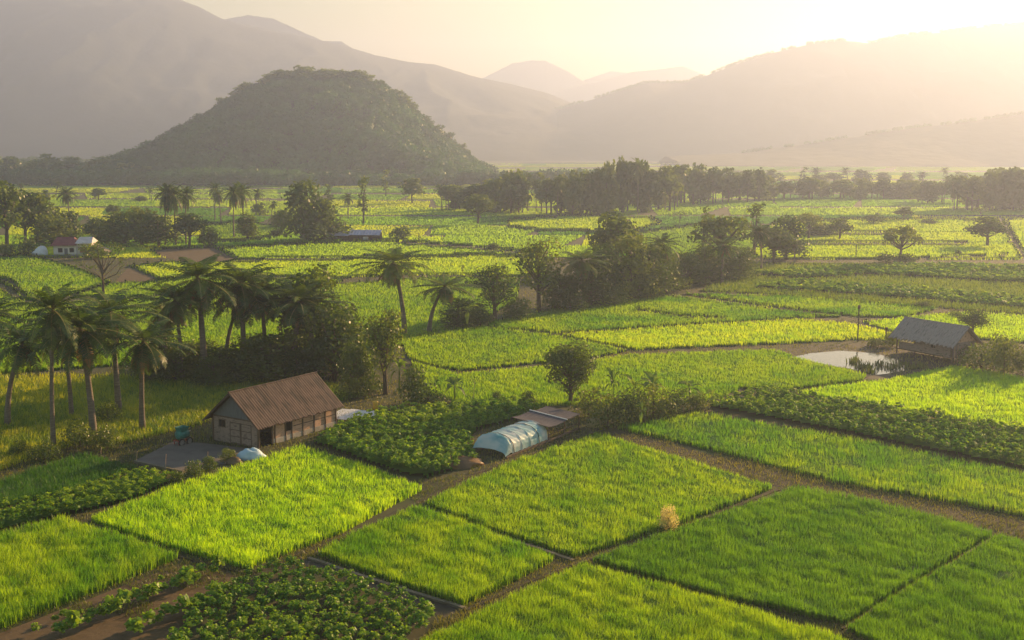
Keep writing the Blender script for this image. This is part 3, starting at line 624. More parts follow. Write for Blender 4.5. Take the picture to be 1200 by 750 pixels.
def palm_proto(rg, Ht=13.0, lod=0, lean=1.2, nf=26, dead=4):
    a0 = rg.uniform(0, 6.28); k = 9
    pts = [np.array((lean * (i / k) ** 2 * math.cos(a0), lean * (i / k) ** 2 * math.sin(a0), -.3 + (Ht + .3) * i / k)) for i in range(k + 1)]
    t = MB(); t.tube(pts, [.30 - .16 * (i / k) ** .6 for i in range(k + 1)], 8 if lod == 0 else 5)
    o = t.build('trunk', M['palmbark'], smooth=True); tme = o.data; bpy.data.objects.remove(o)
    top = pts[-1]
    def fronds(n, emin, emax, Lr, droop, side=1.0, hang=.8):
        V = []; Fq = []; Ft = []; mi = []; nv = 0; mt = []
        for i in range(n):
            az = 2.4 * i + rg.uniform(-.25, .25); e = emin + (emax - emin) * ((i + .5) / n) + rg.uniform(-.12, .12); Ln = Lr * rg.uniform(.85, 1.08) * (1 - .18 * max(0, math.sin(e)))
            m_ = 12; p = top + np.array((0, 0, .1)); ang = e; ps = [p]; ds = []
            tw = rg.uniform(-.5, .5)
            for s in range(m_):
                d = np.array((math.cos(az) * math.cos(ang), math.sin(az) * math.cos(ang), math.sin(ang))); ds.append(d); p = p + d * Ln / m_; ps.append(p)
                ang = max(-1.48, ang - droop * (.45 + 1.1 * (s / m_)) / m_)
            ds.append(ds[-1]); ps = np.array(ps); ds = np.array(ds); sd_ = np.array((-math.sin(az), math.cos(az), tw * .3)); sd_ /= np.linalg.norm(sd_)
            wr = .06 if lod == 0 else .12
            for s in range(m_):                       # rachis
                w0 = wr * (1 - .8 * s / m_); V += [ps[s] - sd_ * w0, ps[s] + sd_ * w0, ps[s + 1] + sd_ * w0 * .9, ps[s + 1] - sd_ * w0 * .9]; Fq.append((nv, nv + 1, nv + 2, nv + 3)); nv += 4; mi.append(1)
            npr = (34 if lod == 0 else 22 if lod == 1 else 10)
            for j in range(npr):
                s = .14 + .86 * (j + rg.uniform(-.2, .2)) / npr; s = min(.995, max(.1, s)); q = s * m_; a = int(q); f = q - a; P = ps[a] * (1 - f) + ps[min(a + 1, m_)] * f; d = ds[a]
                ll = .92 * side * (math.sin(math.pi * min(1, .18 + s * .86)) ** .7) * rg.uniform(.85, 1.1); wb = {0: .095, 1: .15, 2: .26}[lod]
                for sg in (-1, 1):
                    out = sd_ * sg * .85 + d * .45 + np.array((0, 0, -.30 * hang)) + rg.normal(size=3) * .10; out /= np.linalg.norm(out)
                    tip = P + out * ll * .55 + (out * .55 + np.array((0, 0, -hang * .8))) * ll * .45; md = P + out * ll * .5
                    V += [P - d * wb * .5, P + d * wb * .5, md + d * wb * .6, md - d * wb * .5, tip]; Fq.append((nv, nv + 1, nv + 2, nv + 3)); Ft.append((nv + 3, nv + 2, nv + 4)); nv += 5; mi.append(0); mt.append(0)
        return np.array(V), Fq, Ft, mi + mt
    V, a, b, mi = fronds(nf + 9, -1.35, 1.42, 5.3, 1.5, 1.05, .6)
    parts = [('trunk', tme), ('crown', arr_mesh('crown', V, [a, b], [M['palm'], M['rachis']], midx=mi))]
    if dead and lod < 2:
        V, a, b, mi = fronds(dead + 2, -1.4, -1.0, 4.6, .4, .6, .9); parts.append(('dead_fronds', arr_mesh('dead_fronds', V, [a, b], [M['palmdry'], M['rachis']], midx=mi)))
    if False:
        c = MB()
        for i in range(9):
            an = rg.uniform(0, 6.28); q = top + np.array((.32 * math.cos(an), .32 * math.sin(an), -.35 - rg.uniform(0, .35))); c.tube([q - (0, 0, .13), q - (0, 0, .08), q, q + (0, 0, .08), q + (0, 0, .13)], [.03, .1, .13, .1, .03], 7)
        o = c.build('coconuts', M['nut'], smooth=True); parts.append(('coconuts', o.data)); bpy.data.objects.remove(o)
    return dict(parts=parts, H=Ht + 3.6, W=9.0)

def banana_proto(rg, Ht=3.6):
    t = MB(); t.tube([(0, 0, -.1), (.03, 0, 1), (.05, .02, 2.0)], [.13, .11, .07], 7); o = t.build('stem', M['banana'], smooth=True); st = o.data; bpy.data.objects.remove(o)
    V = []; Fq = []; nv = 0
    for i in range(8):
        az = 2.4 * i + rg.uniform(-.3, .3); e = rg.uniform(.7, 1.35) if i < 6 else rg.uniform(-.2, .4); Ln = rg.uniform(1.7, 2.3); p = np.array((.05, .02, 1.9)); m_ = 8; sd_ = np.array((-math.sin(az), math.cos(az), rg.uniform(-.3, .3))); ang = e; row = []
        for s in range(m_ + 1):
            u = s / m_; wd = .34 * max(.06, math.sin(math.pi * min(1, max(0, (u - .12) / .88)) ** .8)) if u > .12 else .04
            row.append((p - sd_ * wd + (0, 0, wd * .3), p.copy(), p + sd_ * wd + (0, 0, wd * .3)))
            d = np.array((math.cos(az) * math.cos(ang), math.sin(az) * math.cos(ang), math.sin(ang))); p = p + d * Ln / m_; ang -= rg.uniform(1.2, 1.9) / m_
        for s in range(m_):
            for k in range(2): V += [row[s][k], row[s][k + 1], row[s + 1][k + 1], row[s + 1][k]]; Fq.append((nv, nv + 1, nv + 2, nv + 3)); nv += 4
    return dict(parts=[('stem', st), ('leaves', arr_mesh('leaves', np.array(V), [Fq], M['banana']))], H=Ht, W=3.4)

def measure(p):
    co = []
    for nm, me in p['parts']:
        if nm in ('crown', 'leaves', 'dead_fronds'):
            a = np.zeros(len(me.vertices) * 3, np.float32); me.vertices.foreach_get('co', a); co.append(a.reshape(-1, 3))
    a = np.concatenate(co); p['W'] = float((np.percentile(a[:, 0], 98) - np.percentile(a[:, 0], 2) + np.percentile(a[:, 1], 98) - np.percentile(a[:, 1], 2)) / 2) * 1.04; p['H'] = float(np.percentile(a[:, 2], 99.2)); return p
TP = {}
rgt = np.random.default_rng(21)
for kd, nvv in (('round', 3), ('tall', 3), ('spread', 2), ('slim', 2), ('full', 3), ('sparse', 2), ('bush', 3), ('lone', 1)):
    for lod in (0, 1, 2): TP[kd, lod] = [tree_proto(kd, rgt, lod) for _ in range(nvv)]
for lod in (0, 1, 2): TP['palm', lod] = [palm_proto(rgt, [13, 14.5, 12, 15.5, 13.6, 12.6][i], lod, [.3, 1.0, 1.7, .6, 2.0, .9][i], [24, 30, 22, 27, 20, 33][i], [3, 5, 2, 0, 4, 6][i]) for i in range(6)]
for lod in (0, 1, 2): TP['banana', lod] = [banana_proto(rgt) for _ in range(3)]
for v_ in TP.values():
    for p_ in v_: measure(p_)
NAMES = dict(round='broadleaf_tree', tall='broadleaf_tree', spread='spreading_tree', slim='slender_tree', full='leafy_tree', sparse='sparse_tree', bush='bush', lone='broadleaf_tree', palm='coconut_palm', banana='banana_plant')
CATS = dict(palm='palm tree', banana='banana plant', bush='bush')
ALLT = []
def tree(kind, px, py, ptop, wpx=None, label=None, group=None, rz=None, var=None, mat=None):
    X, Y = G(px, py); d = math.hypot(X, Y); h = top_z(px, py, ptop); lod = 0 if d < 290 else 1 if d < 520 else 2
    pl = TP[kind, lod]; p = pl[rgt.integers(0, len(pl)) if var is None else var % len(pl)]
    sz = h / p['H']; sx = (wpx * Y / F / p['W']) if wpx else sz
    r = empty(NAMES[kind], (X, Y, 0), rgt.uniform(0, 6.28) if rz is None else rz); r.scale = (sx, sx, sz)
    tag(r, label, CATS.get(kind, 'tree'), group)
    for nm, me in p['parts']:
        c = link(nm, me, r)
        if mat and nm in ('crown', 'leaves'): c.material_slots[0].link = 'OBJECT'; c.material_slots[0].material = M[mat]
    ALLT.append(r); return r
ORD = ['leftmost', 'second from left', 'third from left', 'fourth from left', 'fifth from left', 'sixth from left', 'seventh from left', 'eighth from left', 'ninth from left', 'tenth from left'] + [f'{w_} from left' for w_ in 'eleventh twelfth thirteenth fourteenth fifteenth sixteenth seventeenth eighteenth nineteenth twentieth'.split()]

# --- coconut palms on the left
PL = [
 ('palm', 9, 499, 383, 92, 'short leaning coconut palm with rust brown hanging fronds at the left edge'),
 ('palm', -6, 470, 352, 80, 'coconut palm cut by the left edge of the picture above the dry grass'),
 ('palm', 63, 526, 336, 82, 'thin tall coconut palm with a bare trunk by the dark shaded rice plot'),
 ('palm', 110, 517, 358, 108, 'large full coconut palm with dark hanging skirt above the bushes by the shaded rice'),
 ('palm', 139, 482, 343, 92, 'coconut palm rising behind and between the two fullest palms at left'),
 ('palm', 167, 504, 372, 84, 'coconut palm with a thick dry skirt standing nearest left of the concrete yard'),
 ('palm', 214, 446, 333, 76, 'dark coconut palm crowded against the left side of the tall grey trunked palm'),
 ('palm', 240, 446, 303, 104, 'tallest coconut palm with a straight grey trunk behind the brown roofed barn'),
 ('palm', 287, 440, 310, 88, 'coconut palm with golden dry fronds just right of the tallest palm'),
 ('palm', 264, 436, 330, 76, 'coconut palm half hidden behind the two tall palms beyond the barn roof'),
 ('palm', 345, 440, 342, 108, 'coconut palm with long spreading fronds directly behind the barn roof ridge'),
 ('palm', 312, 436, 326, 78, 'coconut palm between the golden fronded palm and the long fronded one'),
 ('palm', 196, 444, 352, 66, 'lower coconut palm at the left end of the grove behind the barn'),
 ('palm', 372, 438, 330, 76, 'coconut palm standing against the broad dark rounded tree behind the barn'),
 ('palm', 84, 488, 362, 70, 'coconut palm half hidden between the thin tall palm and the fullest palm'),
 ('palm', 474, 392, 293, 84, 'tall shaggy coconut palm at the near end of the belt of trees'),
 ('palm', 503, 390, 322, 66, 'lower coconut palm leaning against the right of the tall shaggy palm'),
]
for i_, (k_, x, b, t, w_, lb) in enumerate(PL): tree(k_, x, b, t, w_ * 1.1, lb, var=[2, 1, 3, 5, 0, 4, 1, 0, 5, 2, 3, 0, 4, 2, 5, 1, 4][i_])
# --- trees around the barn and the belt to the right of it
TR = [
 ('full', 366, 432, 316, 84, 'broad dark tree with a rounded top behind the barn palms'),
 ('full', 392, 446, 362, 66, 'dense leafy tree behind the right end of the barn roof'),
 ('full', 318, 446, 392, 74, 'low dark tree filling the gap between the palm trunks behind the barn'),
 ('full', 262, 444, 406, 64, 'low dark tree under the tallest palm behind the barn'),
 ('tall', 452, 462, 364, 46, 'upright leafy tree with a dark trunk right of the barn beside the path'),
 ('round', 418, 462, 402, 32, 'small round tree with sunlit yellow leaves near the barn path'),
 ('bush', 484, 474, 428, 34, 'dark bush at the foot of the upright tree by the barn path'),
 ('bush', 502, 480, 452, 40, 'low brown bush where the barn path meets the rice'),
 ('bush', 432, 462, 432, 30, 'yellow green bush between the two upright trees by the barn path'),
 ('bush', 410, 466, 438, 34, 'leafy bush at the end of the barn wall under the dense tree'),
 ('full', 232, 440, 400, 70, 'tall dark tree filling the grove behind the tallest palm'),
 ('full', 300, 438, 396, 70, 'tall dark tree between the golden palm and the broad rounded tree'),
 ('full', 190, 440, 388, 56, 'dark leafy tree at the left end of the grove behind the barn'),
 ('full', 336, 442, 392, 66, 'dark leafy tree behind the long fronded palm over the barn ridge'),
 ('full', 410, 440, 378, 56, 'dark leafy tree between the barn grove and the upright leafy tree'),
 ('full', 692, 358, 310, 50, 'dark tree filling the belt behind the pale trunked palm'),
 ('full', 780, 340, 300, 46, 'dark tree filling the belt under the golden fronded palm'),
 ('full', 808, 334, 308, 40, 'low dark tree at the foot of the belt left of the spreading tree'),
 ('full', 846, 328, 300, 46, 'low dark tree at the foot of the wide spreading tree'),
 ('bush', 720, 356, 330, 36, 'bush at the front foot of the belt centre'), ('bush', 756, 350, 328, 34, 'bush at the front foot of the dense bushy tree'), ('bush', 668, 364, 338, 34, 'bush left of the pale palm trunk in the belt'),
 ('full', 536, 384, 350, 36, 'low round tree right of the shaggy double palm'),
 ('bush', 560, 382, 362, 30, 'dark bush in the hedge between the palms and the twin crowned tree'),
 ('tall', 580, 376, 310, 40, 'dark twin crowned tree standing in the hedge left of the belt'),
 ('bush', 556, 378, 352, 28, 'bush pressed against the left foot of the twin crowned tree'),
 ('bush', 606, 374, 350, 34, 'bush between the twin crowned tree and the belt of trees'),
 ('tall', 632, 364, 281, 46, 'tall oval tree at the left end of the belt'),
 ('bush', 650, 362, 336, 34, 'bush at the foot of the tall oval tree in the belt'),
 ('palm', 680, 360, 292, 62, 'coconut palm with a pale trunk at the front of the belt'),
 ('round', 662, 362, 322, 40, 'low rounded tree just left of the pale trunked belt palm'),
 ('full', 706, 354, 288, 46, 'dense tree right of the pale trunked palm in the belt'),
 ('round', 722, 318, 250, 50, 'big rounded tree rising behind the left half of the belt'),
 ('full', 738, 350, 274, 50, 'broad dark tree in the middle of the belt'),
 ('full', 760, 347, 286, 52, 'dense bushy tree at the centre of the belt front'),
 ('palm', 781, 342, 272, 48, 'palm with golden dry fronds right of the centre of the belt'),
 ('round', 800, 336, 296, 38, 'low round tree right of the golden fronded palm'),
 ('spread', 842, 318, 252, 66, 'wide spreading tree with an open crown above the belt'),
 ('slim', 824, 316, 242, 18, 'thin tree with a small crown at the left of the wide spreading tree'),
 ('palm', 846, 332, 278, 50, 'coconut palm below the wide spreading tree in the belt'),
 ('full', 826, 330, 288, 46, 'dark bushy tree under the left of the spreading tree'),
 ('full', 866, 326, 290, 36, 'bushy tree at the right foot of the spreading tree'),
 ('slim', 884, 300, 238, 22, 'slender tree with a ragged tip standing highest in the right belt'),
 ('palm', 892, 316, 264, 40, 'dark palm below the slender ragged tree'),
 ('round', 906, 308, 266, 36, 'round tree right of the dark palm in the right belt'),
 ('full', 921, 304, 254, 38, 'dense round topped tree near the right end of the belt'),
 ('spread', 948, 280, 250, 34, 'small tree leaning right at the end of the belt'),
 ('palm', 931, 308, 284, 26, 'little palm standing before the right end of the belt'),
 ('round', 984, 280, 256, 24, 'small open tree in the field right of the belt'),
 ('full', 960, 276, 262, 34, 'low hazy bush row tree between the belt and the small open tree'),
 ('spread', 1055, 308, 265, 46, 'lone dark spreading tree in the golden field on the right'),
 ('bush', 1038, 308, 296, 24, 'dark bush at the left foot of the lone spreading tree'),
 ('bush', 1060, 309, 297, 22, 'dark bush under the trunk of the lone spreading tree'),
 ('round', 1157, 288, 254, 38, 'lone rounded tree near the right edge beside the diagonal ditch'),
 ('sparse', 1149, 256, 242, 18, 'small thin tree in haze above the lone rounded right tree'),
 ('round', 1059, 258, 243, 18, 'small hazy round tree beyond the lone spreading tree'),
 ('bush', 1024, 262, 250, 22, 'scraggly hazy bush left of the small hazy round tree'),
 ('bush', 1088, 262, 257, 20, 'low hazy bush right of the small hazy round tree'),
 ('sparse', 797, 262, 246, 20, 'wispy small tree alone in the green field before the far tree line'),
 ('lone', 668, 474, 404, 50, 'lone dark round tree with a ball shaped crown above the plastic tunnel'),
 ('round', 1140, 392, 364, 32, 'dark round tree behind the right end of the stilt shed'),
 ('sparse', 121, 350, 284, 58, 'scraggly thin leaved tree beside the ploughed triangle'),
 # left middle
 ('tall', 8, 290, 212, 40, 'tall dark tree at the left edge behind the farmhouse'),
 ('round', 44, 284, 226, 44, 'big dark round tree behind the left of the farmhouse'),
 ('tall', 30, 286, 224, 32, 'dark narrow tree between the left edge and the farmhouse'),
 ('full', 62, 288, 252, 40, 'dark tree close behind the farmhouse roof'),
 ('palm', 82, 262, 219, 26, 'single coconut palm standing clear in the field behind the farmhouse'),
 ('full', 82, 284, 248, 26, 'dark leafy tree directly below the clear standing palm'),
 ('bush', 104, 274, 260, 24, 'bush in the hedge right of the farmhouse trees'),
 ('round', 133, 254, 240, 14, 'very small round tree alone in the yellow strip beyond the farmhouse'),
 ('full', 114, 278, 256, 26, 'low dark tree left of the big dark grove'),
 ('full', 128, 284, 260, 30, 'low bushy tree at the left end of the dark grove'),
 ('full', 146, 286, 248, 44, 'rounded dark tree in the left of the dark grove'),
 ('full', 166, 287, 244, 42, 'rounded dark tree in the middle of the dark grove'),
 ('full', 186, 289, 252, 40, 'low dark tree in front of the tall palms of the grove'),
 ('palm', 194, 288, 214, 30, 'tall palm on the left of the dark grove'),
 ('palm', 206, 288, 216, 32, 'tall palm in the middle of the dark grove'),
 ('palm', 218, 286, 218, 30, 'tall palm on the right of the dark grove'),
 ('round', 222, 290, 250, 34, 'bushy tree with yellowing leaves at the right end of the dark grove'),
 ('bush', 246, 288, 266, 22, 'flat topped bush right of the dark grove'),
 ('palm', 252, 258, 214, 22, 'first slim palm of the open palm row on the green field'),
 ('palm', 259, 262, 222, 20, 'lower slim palm beside the first palm of the open row'),
 ('palm', 274, 278, 215, 26, 'tall palm left of the centre in the open palm row'),
 ('palm', 286, 276, 213, 26, 'tall palm at the centre of the open palm row'),
 ('full', 290, 280, 250, 22, 'dark leafy tree under the centre of the open palm row'),
 ('palm', 300, 252, 221, 20, 'palm standing right of the centre of the open row'),
 ('bush', 304, 252, 238, 16, 'small bush at the foot of the right palm of the open row'),
 ('palm', 318, 258, 235, 16, 'small palm between the open row and the big dark tree'),
 ('full', 332, 266, 246, 24, 'low tree left of the big dark tree in the middle'),
 ('bush', 325, 276, 268, 16, 'little bush on the dark bund below the small palm'),
 ('full', 358, 281, 212, 44, 'big tall dark tree in the left middle of the valley'),
 ('full', 380, 280, 234, 32, 'leafy tree against the right side of the big dark tree'),
 ('bush', 396, 280, 258, 30, 'low bush beside the blue roofed shelter'),
 ('bush', 368, 282, 262, 34, 'bush at the foot of the big dark tree'),
 ('slim', 385, 246, 216, 12, 'thin pointed tree behind the big dark tree'),
 ('palm', 408, 256, 226, 22, 'small palm between the big dark tree and the forked tree'),
 ('slim', 426, 262, 206, 14, 'very thin tall tree with two crowns right of the small palm'),
 ('slim', 452, 230, 199, 10, 'thin tall tree far off near the foot of the hill'),
 ('round', 483, 238, 209, 22, 'single round crowned tree in the pale fields left of the far tree line'),
 ('round', 560, 263, 228, 30, 'round tree on a forked trunk before the far tree line'),
 ('bush', 470, 280, 265, 22, 'lone bush right of the blue roofed shelter'),
 ('slim', 542, 320, 310, 5, 'tiny dark pointed shrub alone in the yellow plot'),
 ('slim', 491, 283, 273, 5, 'tiny dark shrub on the bund right of the blue shelter'),
 ('bush', 578, 292, 285, 14, 'tiny bush on the bund left of the belt'),
 ('bush', 1123, 298, 293, 7, 'tiny dark bush in the golden field right of the lone spreading tree'),
]
for k_, x, b, t, w_, lb in TR: tree(k_, x, b, t, w_ * (1.12 if k_ in ('full', 'round', 'tall', 'bush', 'lone') else .98), lb)
# bushes and banana plants near the barn, tunnel and shed
HB = [
 ('bush', 94, 524, 492, 34, 'dark bush at the foot of the fullest palm'), ('bush', 122, 526, 500, 36, 'dark bush right of the fullest palm trunk'),
 ('bush', 52, 540, 518, 34, 'dark bush on the bund left of the shaded rice'), ('bush', 22, 534, 516, 24, 'small green bush in the dry grass at the left'),
 ('bush', 126, 494, 470, 30, 'brownish open bush in the dry grass between the palms'),
 ('full', 250, 452, 418, 44, 'dark thicket behind the left end of the barn'), ('full', 206, 446, 410, 46, 'dark thicket left of the tall grey palm trunk'),
 ('full', 176, 446, 408, 40, 'dark thicket at the back of the dry grass'), ('full', 300, 446, 412, 44, 'dark thicket behind the middle of the barn roof'), ('full', 348, 448, 410, 50, 'dark thicket behind the ridge of the barn roof'),
 ('bush', 228, 560, 540, 22, 'bush at the near corner of the concrete yard'), ('bush', 246, 552, 534, 20, 'bush on the bund beside the concrete yard'), ('bush', 268, 541, 526, 20, 'bush left of the blue tarpaulin heap'),
 ('bush', 208, 568, 552, 18, 'low bush at the corner of the shaded bean plot'),
 ('bush', 582, 470, 458, 12, 'small dark bush before the rice left of the tunnel'), ('bush', 620, 478, 458, 22, 'brownish bush above the left half of the tunnel'),
 ('bush', 690, 488, 456, 42, 'wide dark bush right of the shade roof'), ('bush', 712, 500, 462, 44, 'dark bush at the head of the dirt lane'), ('bush', 736, 496, 456, 44, 'dark leafy bush in the middle of the banana hedge'),
 ('bush', 766, 490, 452, 46, 'dark brown bush in the right half of the banana hedge'), ('bush', 790, 484, 456, 40, 'round bush below the banana plants at the right of the hedge'), ('bush', 816, 480, 460, 28, 'low bush at the right end of the banana hedge'),
 ('bush', 1122, 424, 404, 30, 'reddish brown bush against the right end of the shed'), ('bush', 1150, 432, 402, 46, 'brown green bush right of the stilt shed'), ('bush', 1176, 438, 392, 44, 'tall bush with pale stems right of the stilt shed'),
 ('bush', 1204, 440, 404, 44, 'bush cut by the right edge of the picture beside the rice'), ('bush', 1046, 406, 388, 20, 'bush at the left end of the stilt shed'), ('bush', 1026, 406, 396, 20, 'low bush on the bank between the pole and the shed'),
 ('bush', 1120, 372, 364, 18, 'small bush showing above the shed roof'), ('bush', 1082, 360, 352, 22, 'small brown bush in the weed band above the shed'),
 ('bush', 6, 300, 284, 28, 'bush at the left edge beside the bright plot'), ('bush', 34, 298, 280, 20, 'pale fronded bush left of the white farmhouse'), ('bush', 112, 303, 286, 26, 'dark bush at the right end of the white farmhouse'),
]
for k_, x, b, t, w_, lb in HB: tree(k_, x, b, t, w_, lb)
BN = [(718, 484, 432, 20, 'banana plant with a single furled upright leaf in the hedge'), (742, 480, 440, 30, 'banana plant with sunlit leaves left of the hedge middle'), (765, 476, 438, 34, 'bright banana plant standing tallest over the middle of the hedge'),
      (808, 474, 446, 26, 'banana plant with pale leaves near the right of the hedge'), (834, 476, 456, 18, 'small dark banana plant alone at the end of the hedge'), (533, 472, 444, 26, 'banana plant with spreading leaves at the edge of the leafy crop'),
      (511, 468, 440, 12, 'yellow leaved banana plant left of the leafy crop'), (437, 448, 398, 38, 'banana plant with a broad arching leaf between the upright trees'), (548, 386, 356, 20, 'banana plant in the hedge below the double palm'), (468, 462, 420, 22, 'yellowing banana plant beside the upright leafy tree'),
      (24, 296, 276, 18, 'banana plant left of the white farmhouse'), (752, 500, 470, 20, 'banana plant low in front of the dark hedge bushes')]
for x, b, t, w_, lb in BN: tree('banana', x, b, t, w_, lb)
tree('bush', 783, 620, 592, 22, 'pale feathery dry bush on the bund between two foreground plots', mat='pale', var=0)

# --- far tree lines, kinds mixed, each tree its own
def belt(name_group, n, x0, x1, base, top, kinds, wpx, seed, labelf, jb=3, jt=6):
    r = np.random.default_rng(seed)
    for i in range(n):
        x = x0 + (x1 - x0) * (i + .5) / n + r.uniform(-.6, .6) * (x1 - x0) / n; u = (x - x0) / (x1 - x0)
        b = np.interp(u, np.linspace(0, 1, len(base)), base) + r.uniform(-jb, jb * .3); t = np.interp(u, np.linspace(0, 1, len(top)), top) + r.uniform(-jt * .5, jt)
        k = kinds[r.integers(0, len(kinds))]; w_ = r.uniform(*wpx)
        if k == 'palm': t -= 4; w_ = min(w_, 20) * .9
        if k == 'slim': w_ *= .45
        tree(k, x, b, t, w_, f'hazy {dict(palm="palm", slim="slender tree", full="bushy tree", round="round crowned tree", tall="tall oval tree", spread="spreading tree")[k]} in {labelf}', name_group)
belt('trees of the far line in the centre', 15, 515, 600, [246, 250], [222, 208], ['full', 'round', 'tall', 'full', 'palm'], (20, 30), 1, 'the near end of the far tree line at centre')
belt('trees of the far line in the middle', 32, 590, 800, [250, 252, 246], [204, 206, 190, 200], ['full', 'round', 'tall', 'palm', 'palm', 'full', 'slim'], (18, 30), 2, 'the long far tree line behind the yellow plot', jt=9)
belt('trees of the far line right of the middle', 17, 790, 890, [240, 236], [196, 202], ['full', 'round', 'tall', 'palm', 'full'], (16, 28), 3, 'the far tree line above the slender ragged tree', jt=9)
belt('trees of the hazy line on the right', 25, 888, 1076, [234, 233], [208, 212], ['full', 'round', 'tall', 'full', 'slim'], (14, 24), 4, 'the golden hazy tree line on the right', jt=7)
belt('trees of the hazy gap at the right', 9, 1070, 1130, [238, 240], [216, 210], ['full', 'round', 'tall', 'palm'], (14, 22), 14, 'the hazy gap before the right edge clump', jt=6)
belt('trees of the hazy clump at the right edge', 26, 1112, 1290, [247, 246], [212, 196, 190], ['full', 'round', 'tall', 'palm', 'full', 'full'], (20, 34), 5, 'the hazy clump at the right edge', jt=9)
belt('trees of the farthest line', 34, 610, 1200, [218, 216, 219], [203, 198, 202], ['full', 'round', 'slim', 'palm', 'full'], (14, 24), 6, 'the farthest pale tree line', jb=2)
belt('trees at the left foot of the hill', 24, -60, 190, [212, 214, 216], [178, 184, 192], ['full', 'round', 'tall', 'full'], (22, 36), 7, 'the dark line left of the hill foot', jt=8)
belt('trees of the misty line at the far left', 16, -60, 170, [198, 199], [184, 186], ['full', 'round', 'full'], (14, 26), 8, 'the misty line at the far left', jb=1.5, jt=4)
belt('trees scattered on the left fields', 7, 0, 190, [232, 236], [214, 226], ['slim', 'round', 'palm', 'full'], (8, 16), 9, 'the fields left of the dark grove', jb=4)
# trees standing out on the crest of the hill
r = np.random.default_rng(5)
for px, rise, w_ in [(233, 8, 7), (262, 8, 10), (283, 8, 12), (292, 9, 12), (318, 10, 14), (330, 11, 16), (345, 8, 16), (356, 12, 18), (370, 8, 18), (384, 10, 17), (398, 9, 15), (411, 10, 14), (421, 12, 14), (430, 8, 12), (444, 9, 12), (460, 9, 14), (473, 12, 14), (482, 9, 12), (497, 8, 12), (512, 8, 11), (525, 9, 10), (540, 7, 10)]:
    x, y, z = at_dist(px, float(profile(HILL, px)), HYc); hh = (rise + 10) / F * HYc; pr = TP[('spread', 'round', 'full')[r.integers(0, 3)], 2][0]
    o = empty('hilltop_tree', (x, y - 3, z - 4), r.uniform(0, 6.28)); sx = w_ * 1.9 / F * HYc / pr['W']; o.scale = (sx, sx, (hh) / pr['H'])
    tag(o, 'rounded tree standing out along the crest of the wooded hill', 'tree', 'trees on the crest of the hill')
    for nm, me in pr['parts']: link(nm, me, o)
#PART5
# ------------------------------------------------------------------ buildings and man made things
M['tin'] = solid('rusty_roof_sheets', [(.016, .011, .010), (.052, .031, .024), (.11, .07, .053), (.03, .019, .016), (.08, .052, .04)], .8, .8, 0, detail=9, stretch=(2.0, .4, .4), lo=.3, hi=.72)
M['bamboo'] = solid('woven_bamboo', [(.24, .14, .09), (.60, .38, .26), (.42, .26, .17)], 1.6, .85, .4, detail=6, stretch=(1, 1, 2.5))
M['board'] = solid('weathered_boards', [(.11, .08, .07), (.30, .23, .20), (.19, .145, .13)], 1.3, .9, .5, detail=6, stretch=(1, 1, 3))
M['gable'] = solid('grey_boards', [(.11, .12, .14), (.17, .18, .20)], 1.0, .85, .3, stretch=(1, 4, 1))
M['wood'] = solid('old_timber', [(.08, .055, .04), (.17, .12, .085)], 2, .9, .4, stretch=(1, 1, .3))
M['dark'] = solid('dark_opening_fill', [(.012, .010, .008), (.025, .02, .016)], 1, .9)  # near-black panels stand in for the unlit inside behind windows
M['plinth'] = solid('limewashed_plinth', [(.30, .27, .23), (.5, .46, .40)], .8, .9, .3, detail=7)
M['thatch'] = solid('grey_thatch', [(.13, .11, .10), (.34, .29, .27), (.21, .18, .17)], 1.4, .95, .8, detail=7, stretch=(3, .6, .6))
M['white'] = solid('white_wall', [(.62, .60, .57), (.78, .76, .72)], .5, .85, .1)
M['maroon'] = solid('maroon_roof', [(.14, .03, .035), (.22, .06, .06)], .8, .7, .2)
M['palet'] = solid('pale_roof', [(.42, .38, .38), (.6, .56, .55)], .6, .7)
M['blue'] = solid('faded_blue_sheet', [(.20, .22, .34), (.34, .35, .46)], .5, .6)
M['redbrick'] = solid('raw_red_brick', [(.22, .10, .07), (.34, .18, .12)], 1.5, .9)
M['tarp'] = solid('pale_blue_tarpaulin', [(.30, .45, .55), (.55, .66, .72)], 1.2, .45, .5)
M['teal'] = solid('teal_paint', [(.015, .14, .13), (.03, .22, .20)], 2, .5)
M['redp'] = solid('red_paint', [(.25, .02, .015), (.38, .05, .03)], 2, .5)
M['rubber'] = solid('tyre_rubber', [(.02, .02, .02), (.035, .033, .03)], 4, .9)
M['steel'] = solid('dull_steel', [(.25, .25, .25), (.4, .4, .4)], 3, .45, metal=.6)
M['yellow'] = solid('yellow_plastic', [(.55, .33, .02), (.7, .45, .04)], 2, .5)
M['shade'] = solid('dark_shade_cloth', [(.05, .045, .055), (.10, .09, .105)], 1.0, .8, .3, stretch=(4, 1, 1))
M['sheetw'] = solid('white_plastic_sheet', [(.55, .57, .6), (.8, .8, .8)], 1.0, .35, .3, stretch=(1, 5, 1))
pm = new_mat('translucent_plastic'); d = N(pm, 'ShaderNodeBsdfDiffuse'); t = N(pm, 'ShaderNodeBsdfTranslucent'); gl = N(pm, 'ShaderNodeBsdfGlossy'); gl.inputs['Roughness'].default_value = .45
f = noise(pm, .7, 6, stretch=(1.6, .7, .7)); c_ = ramp(pm, f, [(.30, (.22, .56, .60)), (.46, (.50, .72, .75)), (.58, (.74, .84, .84)), (.75, (.88, .90, .88))]); L(pm, c_, d.inputs[0]); L(pm, c_, t.inputs[0])
m1 = N(pm, 'ShaderNodeMixShader'); m1.inputs[0].default_value = .5; L(pm, d.outputs[0], m1.inputs[1]); L(pm, t.outputs[0], m1.inputs[2])
